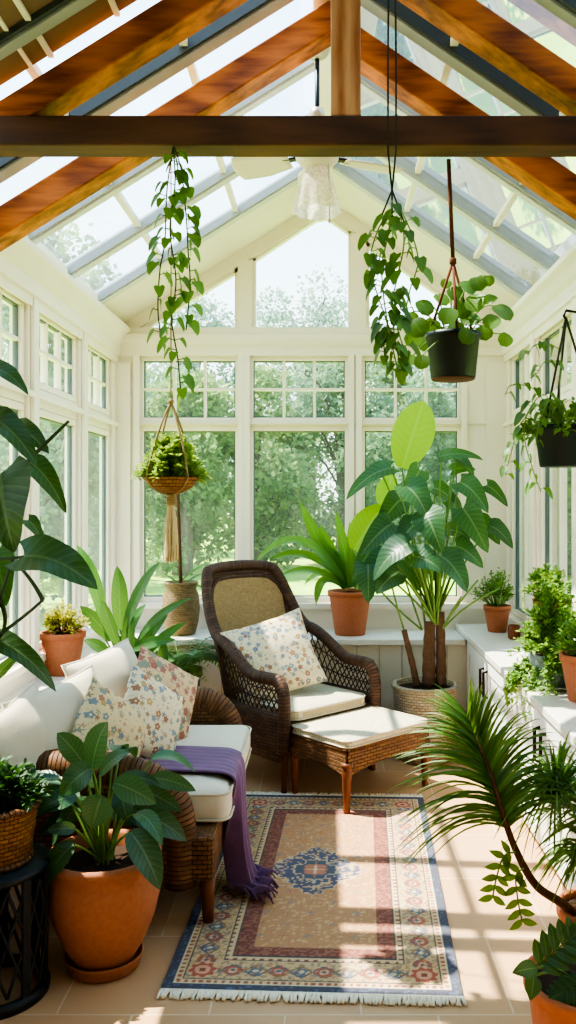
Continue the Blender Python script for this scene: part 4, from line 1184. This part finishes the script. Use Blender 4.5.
for (x, y), w in (((424, 308), 20), ((418, 328), 22), ((428, 342), 22), ((441, 300), 18), ((455, 294), 18), ((467, 288), 19), ((478, 284), 17), ((488, 281), 13), ((476, 303), 22), ((490, 300), 16), ((502, 313), 24), ((505, 340), 16), ((484, 333), 18), ((440, 345), 20), ((422, 362), 16), ((462, 310), 20), ((448, 316), 20), ((470, 320), 20), ((432, 326), 18), ((413, 340), 18), ((410, 360), 14), ((456, 330), 18), ((492, 322), 18), ((438, 335), 22), ((466, 336), 18), ((446, 284), 12), ((412, 318), 14)):
    dY = rs.uniform(-.1, .1); c = at(x, y, Yp+dY)-o; r = w*Yp/F/2
    a = rs.uniform(-2.4, -.7); d = V((math.cos(a)*.9, -.2, math.sin(a)*.7)).normalized(); n_ = V((rs.uniform(-.4, .4), -.8, rs.uniform(.1, .8))).normalized()
    A = c-d*r*.9; mf.leaf(A, c+n_*r*.25, c+d*r, n_, r*1.95, 'round', 8, 2, .1, t=rs.random(), lobe=.05)
    b0 = V((rs.uniform(-.05, .05), rs.uniform(-.05, .05), zr-.012)); ms.tube(qb(b0, V(((b0.x+A.x)/2, (b0.y+A.y)/2, max(A.z, b0.z)+.02)), A, 7), .0025, 5, False)
ms.build('stem', M['stemg'], t); mf.build('foliage', L['vine'], t)

# ---- hanging pot by the right wall on a bracket
Yp = 3.95; o = V((at(566, 0, Yp).x, Yp, 0))
t = thing('hanging_planter', 'dark pot of lacy trailing leaves hanging by the right-hand windows', 'hanging planter', o)
zr, zb = zy(426, Yp), zy(467, Yp); zk = zy(318, Yp)
m = MB(); m.lathe([(0, zb), (.115, zb), (.12, zb+.005), (.142, zr-.03), (.148, zr-.028), (.15, zr), (.14, zr), (.13, zr-.04)], 36); m.build('pot', M['blackpot'], t)
soil_disc(t, .135, zr-.02)
m = MB(); m.tube([(XR-.02-o.x, .0, zk+.16), (XR-.04-o.x, 0, zk+.02), (.0, 0, zk+.035), (-.01, 0, zk+.01), (0, 0, zk-.005)], .007, 6); m.bx(XR-.035-o.x, XR-.015-o.x, -.02, .02, zk-.02, zk+.2); m.build('wall_hook', M['metal_dark'], t)
m = MB()
for k in range(3):
    a = R(95+120*k); m.tube([(0, 0, zk), (.147*math.cos(a), .147*math.sin(a), zr-.005)], .0055, 6)
m.build('cord', M['darkrope'], t)
mf, ms = MB(), MB(); rs = random.Random(17)
for L_, dy, stp, ls in (([(560, 424), (540, 405), (520, 425), (512, 450), (505, 475)], -.05, .03, .05), ([(560, 424), (545, 395), (528, 412), (525, 440), (533, 470), (541, 492)], -.1, .035, .055), ([(565, 420), (552, 400), (540, 420), (536, 445)], -.14, .02, .042), ([(555, 420), (535, 390), (512, 385), (505, 395)], 0, .05, .05), ([(562, 350), (550, 345), (535, 345), (528, 355)], 0, .03, .05), ([(560, 365), (545, 362), (538, 372), (530, 378)], .03, .03, .05)):
    vine_strand(mf, ms, pts_px(L_, Yp+dy), ls, stp, rs)
ms.tube(qb((-.01, 0, zk-.02), (-.03, 0, zk-.15), (-.03, 0, zr), 8), .003, 5, False)
ms.build('trailing_stem', M['stemg'], t); mf.build('trailing_leaves', L['vine'], t)
bush(t, zr-.02, .23, .16, 900, .034, 'fern', 'stemg', 40, seed=23, droop=.08)

# ---- strap plant in terracotta on the back ledge
o = V((at(350, 0, 5.64).x, 5.64, LEDGE))
t = thing('potted_strap_plant', 'terracotta pot of long arching strap leaves on the back ledge behind the armchair', 'potted plant', o)
clay_pot(t, .148, .29, 'terra')
mf = MB(); rs = random.Random(31)
for a, bq, c, w in (((346, 588), (300, 505), (253, 566), 14), ((345, 585), (318, 545), (300, 502), 15), ((347, 586), (310, 540), (268, 560), 13), ((344, 588), (318, 565), (316, 605), 12), ((352, 586), (362, 540), (385, 506), 20), ((348, 586), (330, 550), (320, 525), 13), ((350, 588), (340, 540), (296, 545), 12), ((355, 588), (370, 550), (392, 552), 16), ((347, 588), (312, 560), (282, 575), 11), ((350, 586), (352, 550), (350, 522), 14), ((354, 586), (372, 560), (380, 590), 13), ((343, 587), (326, 560), (304, 585), 12), ((351, 587), (345, 550), (335, 510), 13)):
    d = rs.uniform(-.12, .08); A, Bq, C = at(*a, 5.62)-o, at(*bq, 5.6+d)-o, at(*c, 5.6+d*1.3)-o
    mf.leaf(A, Bq, C, (rs.uniform(-.3, .3), -.6, .8), w*5.6/F, 'strap', 12, 2, .2, t=rs.random())
mf.build('foliage', L['strap'], t)

# ---- large plant in pale woven basket
o = V((.60, 5.1, 0))
t = thing('potted_fatsia', 'tall big-leaved plant on thick brown trunks in a pale woven basket', 'potted plant', o)
m = MB(); m.lathe([(0, 0), (.15, 0), (.158, .01), (.178, .15), (.186, .3), (.19, .41), (.196, .43), (.19, .45), (.174, .45), (.17, .42), (.165, .35)], 44); m.build('basket', M['wick_pale'], t)
m = MB(); m.tube([(.19*math.cos(a), .19*math.sin(a), .44+.003*math.sin(a*20)) for a in np.linspace(0, 2*PI, 70)], .013, 8); m.build('braided_rim', M['wick_pale'], t)
soil_disc(t, .172, .42)
for P, r0 in (([(429, 686), (429, 655), (430, 622)], .04), ([(441, 686), (441, 655), (440, 612)], .032), ([(417, 686), (412, 662), (404, 630)], .02)):
    pts = cat_rom([at(x, y, 5.1)-o for x, y in P], 6); m = MB()
    m.tube(pts, [r0*(1.05-.25*i/len(pts)+.06*math.sin(i*2.3)) for i in range(len(pts))], 12); m.build('trunk', M['bark'], t)
fat = [((391, 468), (346, 500), 24, .05), ((406, 486), (429, 522), 40, -.12), ((426, 514), (442, 553), 37, -.18), ((408, 544), (374, 580), 38, -.2), ((441, 556), (467, 592), 36, -.15), ((441, 456), (483, 460), 14, .05), ((457, 458), (474, 478), 16, .08), ((460, 482), (488, 513), 30, 0), ((487, 485), (508, 507), 16, .05), ((463, 508), (488, 553), 33, -.05), ((490, 526), (513, 549), 26, 0), ((416, 524), (398, 548), 32, -.1), ((392, 524), (360, 556), 32, -.05), ((398, 572), (376, 594), 30, -.18), ((368, 564), (368, 603), 32, -.1), ((448, 500), (462, 520), 22, .1), ((456, 546), (483, 568), 27, -.02), ((414, 556), (442, 572), 32, -.22), ((400, 500), (376, 530), 30, .1), ((434, 488), (456, 506), 24, .12), ((380, 470), (362, 486), 18, .15), ((420, 470), (402, 500), 26, .15), ((446, 530), (470, 540), 26, .1), ((398, 530), (386, 560), 28, .12), ((374, 545), (352, 580), 26, .08), ((430, 575), (452, 560), 22, .1), ((388, 555), (358, 590), 28, 0), ((452, 470), (476, 470), 14, .1), ((478, 520), (500, 545), 22, .06), ((420, 510), (440, 532), 30, 0), ((404, 560), (420, 592), 26, .08)]
mf, ms = MB(), MB()
px_leaves(mf, ms, o, at(434, 624, 5.1)-o, fat, 5.1, 1.05, 'heart', nrm=(0, -.8, .5), arch=.1, stem_r=.0055, n=10, cols=2, lobe=.14, wave=.015, rs=random.Random(41))
ms.tube(qb(at(404, 630, 5.1)-o, at(392, 590, 5.0)-o, at(388, 568, 4.98)-o), .006, 6)
for e in ((462, 596), (478, 580), (500, 588)): ms.tube(qb(at(436, 640, 5.1)-o, at(452, 610, 5.05)-o, at(*e, 5.05)-o), .006, 6)
ms.build('stem', M['stemg'], t); mf.build('foliage', L['fat'], t)
mf = MB()
px_leaves(mf, None, o, None, [((402, 468), (424, 401), 40, .22), ((383, 508), (393, 474), 22, .2), ((354, 550), (384, 505), 32, .1)], 5.1, 1.05, 'oval', nrm=(-.1, -.95, .1), arch=.03, n=12, cols=3, rs=random.Random(5))
mf.build('upright_leaf', L['bright'], t)['label'] = 'bright lime upright leaf'
m = MB(); m.tube(qb(at(426, 630, 5.1)-o, at(412, 540, 5.25)-o, at(402, 468, 5.32)-o), .007, 6); m.tube(qb(at(422, 630, 5.1)-o, at(398, 560, 5.25)-o, at(383, 508, 5.3)-o), .006, 6); m.tube(qb(at(422, 630, 5.1)-o, at(372, 590, 5.2)-o, at(354, 550, 5.2)-o), .006, 6); m.build('leaf_stalk', M['stemg'], t)

# ---- small pot and cup on the counter
o = V((at(497, 0, 5.5).x, 5.5, CT))
t = thing('potted_shrub', 'small terracotta pot of feathery leaves at the far end of the counter', 'potted plant', o)
clay_pot(t, .088, .17, 'terra'); bush(t, .16, .17, .24, 1300, .024, 'fern', 'stemg', 46, seed=33, ratio=.4, xmax=.11)
o = V((at(514, 0, 5.2).x, 5.2, CT))
m = MB(); m.lathe([(0, 0), (.03, 0), (.036, .006), (.04, .05), (.037, .085), (.033, .085), (.034, .04), (.028, .012), (0, .012)], 24)
c = m.build('candle_cup', m_weave('red_clay_weave', '#b56a48', '#9a5436', '#5a2c1c', .02, .012), None); c.location = o; tag(c, 'tiny reddish textured cup beside the small pot on the counter', 'cup')

# ---- plants on the near right counter
o = V((1.06, 3.9, CT))
t = thing('potted_maidenhair_fern', 'grey pot smothered by a light green lacy fern on the right counter', 'potted plant', o)
m = MB(); m.lathe([(0, 0), (.1, 0), (.108, .006), (.125, .13), (.13, .15), (.12, .15), (.112, .11)], 32); m.build('pot', M['greypot'], t)
soil_disc(t, .117, .14); bush(t, .12, .22, .40, 5200, .022, 'fern2', 'stemg', 110, seed=44, droop=.30, ratio=.75, xmax=.165, cx=-.02)
m = MB(); m.lathe([(0, -.0), (.12, 0), (.15, .012), (.155, .018), (.148, .02), (.118, .008), (0, .006)], 32); m.build('saucer', M['pale_frame'], t)
o = V((1.15, 4.33, CT))
t = thing('potted_shrub', 'bushy light green plant in a tall wicker pot behind the lacy fern', 'potted plant', o)
m = MB(); m.lathe([(0, 0), (.075, 0), (.08, .01), (.083, .2), (.09, .33), (.095, .345), (.085, .34), (.08, .28)], 30); m.build('basket', M['wick_basket'], t)
soil_disc(t, .083, .325); bush(t, .32, .15, .22, 1300, .024, 'fern2', 'stemg', 40, seed=55, xmax=.07)
o = V((1.11, 3.6, CT))
t = thing('terracotta_pot', 'orange terracotta pot at the right edge of the counter beside the grey pot', 'pot', o)
clay_pot(t, .115, .2, 'terra'); bush(t, .19, .15, .16, 700, .026, 'fern2', 'stemg', 24, seed=66, droop=.05, xmax=.09)
# ---- palm with curved stem, lower right
o = V((.885, 2.74, 0))
t = thing('potted_palm', 'spiky palm on a curved brown stem in a terracotta pot at lower right', 'potted plant', o)
clay_pot(t, .135, .24, 'terra')
m = MB(); sp = cat_rom([(-.05, 0, .2), at(560, 902, 2.7)-o, at(535, 884, 2.68)-o, at(515, 848, 2.67)-o, at(501, 808, 2.68)-o, at(491, 775, 2.7)-o, at(479, 743, 2.74)-o, at(468, 716, 2.78)-o], 9)
m.tube(sp, [.017-.014*i/len(sp) for i in range(len(sp))], 10)
sp2 = cat_rom([(.02, .02, .2), (.03, .02, .35), (.0, .02, .52)], 6); m.tube(sp2, .013, 8); m.build('stem', M['stembrown'], t)
mf = MB(); rs = random.Random(71)
def crown(c, n, Lm, seed, tips=()):
    rs = random.Random(seed)
    for k in range(n):
        a = rs.uniform(0, 2*PI); el = rs.uniform(-.1, 1.4); l_ = Lm*rs.uniform(.6, 1.15)
        d = V((math.cos(a)*math.cos(el), math.sin(a)*math.cos(el)*.8, math.sin(el)))
        C = c+d*l_-V((0, 0, l_*(.5*math.cos(el)+.1))); Bm = c+d*l_*.6+V((0, 0, l_*.22))
        mf.leaf(c+d*.015, Bm, C, V((rs.uniform(-.4, .4), -.5, 1)), .010*rs.uniform(.8, 1.2), 'grass', 7, 1, .25, t=rs.random())
    for (x, y), dy in tips:
        C = at(x-(14 if x < 480 else 0), y, 2.7+dy)-o; Bm = c.lerp(C, .5)+V((0, 0, .16*(C-c).length)); mf.leaf(c, Bm, C, (rs.uniform(-.3, .3), -.6, .8), .02, 'grass', 10, 1, .25, t=rs.random())
rs = random.Random(19); NL = 84
for k in range(NL):             # leaflets along the arched stem, drooping to either side
    f = (.50+.5*k/NL)*(len(sp)-1); q = min(len(sp)-2, int(f)); p = sp[q].lerp(sp[q+1], f-q); d = (sp[q+1]-sp[q]).normalized()
    u = k/NL; sd = d.cross(V((0, -1, 0))).normalized()
    for sg in (-1, 1):
        l_ = (.35-.20*u**2)*rs.uniform(.75, 1.12)*(1 if sg < 0 else .92)
        dep = rs.uniform(-.8, .35)
        e = (sd*sg*(1.0-.62*u)+d*(.30+.85*u)+V((0, dep*.55, 0))).normalized()
        if e.x > 0: e.y = -abs(e.y)
        C = p+e*l_-V((0, 0, l_*(.30*(1-u)+.06)+rs.uniform(0, .03))); Bm = p+e*l_*.5+V((0, 0, l_*.2*(1-.5*u)))
        mf.leaf(p, Bm, C, V((rs.uniform(-.3, .3), -.6, .8)), .0095*rs.uniform(.8, 1.3), 'grass', 8, 1, .25, t=rs.random())
crown(sp2[-1], 150, .30, 2, [((590, 850), -.1), ((535, 850), -.1)])
crown(at(556, 800, 2.72)-o, 170, .25, 3); crown(V((-.02, .0, .40)), 190, .22, 4)
m = MB(); m.tube(qb(sp2[-1], (sp2[-1]+(at(556, 800, 2.72)-o))/2, at(556, 800, 2.72)-o), .01, 8); m.build('side_stem', M['stembrown'], t)
mf.build('foliage', L['palm'], t)
# compound leaves hanging below
mf, ms = MB(), MB()
for P in ([(516, 852), (504, 856), (497, 876), (493, 896)], [(524, 868), (516, 876), (518, 900), (522, 920)]):
    pp = cat_rom([at(x, y, 2.62)-o for x, y in P], 6); ms.tube(pp, .003, 5)
    for i in range(3, len(pp), 3):
        d = (pp[i]-pp[i-1]).normalized(); sd = d.cross(V((0, -1, 0))).normalized()
        for sg in (-1, 1):
            q = (sd*sg+d*.5).normalized(); l_ = .05; mf.leaf(pp[i], pp[i]+q*l_*.5+V((0, -.008, 0)), pp[i]+q*l_, (rs.uniform(-.3, .3), -1, .3), .022, 'ovate', 5, 1, .12, t=rs.random())
ms.build('hanging_stalk', M['stemg'], t); mf.build('hanging_leaves', L['vine'], t)

# ---- lobed plant bottom right
o = V((.665, 2.17, 0))
t = thing('potted_lobed_plant', 'terracotta pot with deeply lobed green leaves cut off by the bottom right corner', 'potted plant', o)
clay_pot(t, .155, .33, 'terra')
mf, ms = MB(), MB(); rs = random.Random(77)
for x0, y0, x1, y1, w in ((537, 968, 512, 973, 17), (534, 976, 530, 1001, 17)):
    A, C = at(x0, y0, 2.08)-o, at(x1, y1, 2.05)-o; ms.tube(qb((-.02, 0, .31), A*.6+V((0, 0, .16)), A, 6), .0035, 5)
    mf.leaf(A, (A+C)/2+V((0, -.01, .01)), C, (0, -.8, .6), w*2.08/F, 'ovate', 8, 2, .15, t=.5)
for (x0, y0), (x1, y1), w in (((536, 966), (588, 924), 42), ((588, 982), (548, 1000), 28), ((590, 975), (612, 940), 30)):
    A, C = at(x0, y0, 2.1)-o, at(x1, y1, 2.08)-o; d = (C-A); Ln = d.length; d.normalize()
    nn = V((rs.uniform(-.2, .2), -.7, .7)); sd = d.cross(nn).normalized(); W = w*2.1/F; tt = rs.random()
    ms.tube(qb((rs.uniform(-.03, .03), rs.uniform(-.03, .03), .31), (A*.6+V((0, 0, .36*.4))), A, 6), .004, 5)
    ms.tube([A, A+d*Ln*.9], .002, 4)
    for i in range(6):
        f = .06+.155*i; c = A+d*Ln*f; ll = W*.6*math.sin(PI*(.32+.58*f))
        for sg in (-1, 1):
            q = (sd*sg+d*.55).normalized(); mf.leaf(c, c+q*ll*.5+nn*.01, c+q*ll, nn, ll*.52, 'lance', 5, 1, .15, t=tt)
    mf.leaf(A+d*Ln*.6, A+d*Ln*.82+nn*.01, C, nn, W*.4, 'lance', 6, 1, .15, t=tt)
ms.build('stem', M['stemg'], t); mf.build('foliage', L['fat'], t)

# ================================================================== GARDEN
m = MB(); m.bx(-60, 60, -10, 90, -.5, -.3); struct(m.build('ground', M['grass'], None, False))
def tree_mesh(seed, h, rx, n, lmat, low=.0):
    rs = random.Random(seed); ms = MB(); nr = np.random.RandomState(seed)
    ms.tube(cat_rom([(0, 0, 0), (.1, 0, h*.25), (-.05, .1, h*.5), (.05, 0, h*.8)], 5), [.26-.012*i for i in range(16)], 8)
    blobs = []
    for k in range(38):
        a = rs.uniform(0, 2*PI); q = math.sqrt(rs.random()); f = rs.uniform(low, 1)
        wz = math.sin(PI*(.2+.72*f))**.6
        c = V((math.cos(a)*rx*q*wz*.8, math.sin(a)*rx*q*wz*.8, h*(.1+.82*f))); blobs.append((*c, rs.uniform(.2, .36)*rx))
        if k < 20: ms.tube(qb((0, 0, c.z*.6), (c.x*.5, c.y*.5, c.z*.9), c, 4), .035, 5, False)
    B = np.array(blobs)[nr.randint(0, len(blobs), n)]
    d = nr.normal(size=(n, 3)); d /= np.linalg.norm(d, axis=1)[:, None]
    p = B[:, :3]+d*B[:, 3:4]*nr.uniform(.55, 1.08, (n, 1))
    ls = nr.uniform(.09, .2, (n, 1)); q = d+nr.uniform(-.9, .9, (n, 3)); q /= np.linalg.norm(q, axis=1)[:, None]
    sd = np.cross(q, d+nr.uniform(-.5, .5, (n, 3))); sd /= np.linalg.norm(sd, axis=1)[:, None]+1e-6
    P = np.stack([p, p+q*ls*.5+sd*ls*.38, p+q*ls, p+q*ls*.5-sd*ls*.38], 1).reshape(-1, 3)
    mf = MB(); mf.v = P.tolist(); mf.f = np.arange(4*n).reshape(-1, 4).tolist(); mf.uv = [(0, 0)]*(4*n)
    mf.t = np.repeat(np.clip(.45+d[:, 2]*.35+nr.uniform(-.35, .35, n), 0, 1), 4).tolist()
    return mf, ms
protos = []
trees = [  # x px at depth, Y, height, radius, foliage, label
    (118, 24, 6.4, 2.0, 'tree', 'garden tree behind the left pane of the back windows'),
    (192, 29, 9.0, 2.4, 'treehaze', 'haze-tinted garden tree showing in the left gable pane'),
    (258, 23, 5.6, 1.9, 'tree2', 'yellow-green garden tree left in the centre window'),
    (308, 31, 10.2, 3.0, 'treehaze', 'tallest haze-tinted garden tree, rising in the centre gable window'),
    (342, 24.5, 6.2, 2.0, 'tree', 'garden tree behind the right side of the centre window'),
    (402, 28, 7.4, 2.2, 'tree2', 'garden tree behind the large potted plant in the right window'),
    (462, 25, 6.6, 2.2, 'treehaze', 'haze-tinted garden tree at the right end of the back windows'),
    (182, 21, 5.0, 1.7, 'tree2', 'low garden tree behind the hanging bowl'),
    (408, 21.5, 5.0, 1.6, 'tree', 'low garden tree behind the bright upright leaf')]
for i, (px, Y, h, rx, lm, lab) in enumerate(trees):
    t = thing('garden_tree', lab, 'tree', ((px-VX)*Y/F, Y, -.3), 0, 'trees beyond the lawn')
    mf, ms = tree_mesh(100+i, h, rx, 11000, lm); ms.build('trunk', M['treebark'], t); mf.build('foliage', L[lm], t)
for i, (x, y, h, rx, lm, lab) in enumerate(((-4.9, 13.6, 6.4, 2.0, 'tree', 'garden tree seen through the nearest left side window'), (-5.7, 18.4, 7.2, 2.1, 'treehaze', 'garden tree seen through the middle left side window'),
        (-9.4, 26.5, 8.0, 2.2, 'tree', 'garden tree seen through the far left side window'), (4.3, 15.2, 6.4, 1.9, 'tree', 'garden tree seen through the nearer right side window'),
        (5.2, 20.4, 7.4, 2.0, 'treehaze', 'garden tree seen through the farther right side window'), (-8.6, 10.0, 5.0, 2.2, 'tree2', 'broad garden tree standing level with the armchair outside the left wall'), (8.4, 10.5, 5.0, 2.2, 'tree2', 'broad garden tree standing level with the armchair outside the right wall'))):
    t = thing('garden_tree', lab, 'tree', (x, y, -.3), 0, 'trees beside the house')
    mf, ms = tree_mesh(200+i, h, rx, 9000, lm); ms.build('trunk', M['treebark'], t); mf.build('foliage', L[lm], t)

# ================================================================== LIGHT
sun = bpy.data.lights.new('sun', 'SUN'); sun.energy = 13.0; sun.angle = R(.6); sun.color = (1, .9, .76)
so = bpy.data.objects.new('sun', sun); COL.objects.link(so)
el, az = R(62), R(14)
d = V((math.cos(el)*math.cos(az), -math.cos(el)*math.sin(az), -math.sin(el)))
so.rotation_euler = d.to_track_quat('-Z', 'Y').to_euler(); so.location = (-6, 6, 10)
w = bpy.data.worlds.new('sky'); scn.world = w; w.use_nodes = True; nt = w.node_tree; nt.nodes.clear()
out = nt.nodes.new('ShaderNodeOutputWorld'); bg = nt.nodes.new('ShaderNodeBackground')
tc = nt.nodes.new('ShaderNodeTexCoord'); sp_ = nt.nodes.new('ShaderNodeSeparateXYZ'); cr = nt.nodes.new('ShaderNodeValToRGB')
nt.links.new(tc.outputs['Generated'], sp_.inputs[0]); nt.links.new(sp_.outputs[2], cr.inputs[0])
e = cr.color_ramp.elements; e[0].position = 0; e[0].color = (1, .98, .95, 1); e[1].position = 1; e[1].color = (.2, .5, .95, 1)
q = cr.color_ramp.elements.new(.35); q.color = (.62, .82, 1, 1)
nt.links.new(cr.outputs[0], bg.inputs[0]); bg.inputs[1].default_value = 2.6
nt.links.new(bg.outputs[0], out.inputs[0])
scn.view_settings.view_transform = 'AgX'
try: scn.view_settings.look = 'AgX - High Contrast'
except Exception: pass
scn.view_settings.exposure = .52
scn.cycles.max_bounces = 10; scn.cycles.transparent_max_bounces = 24
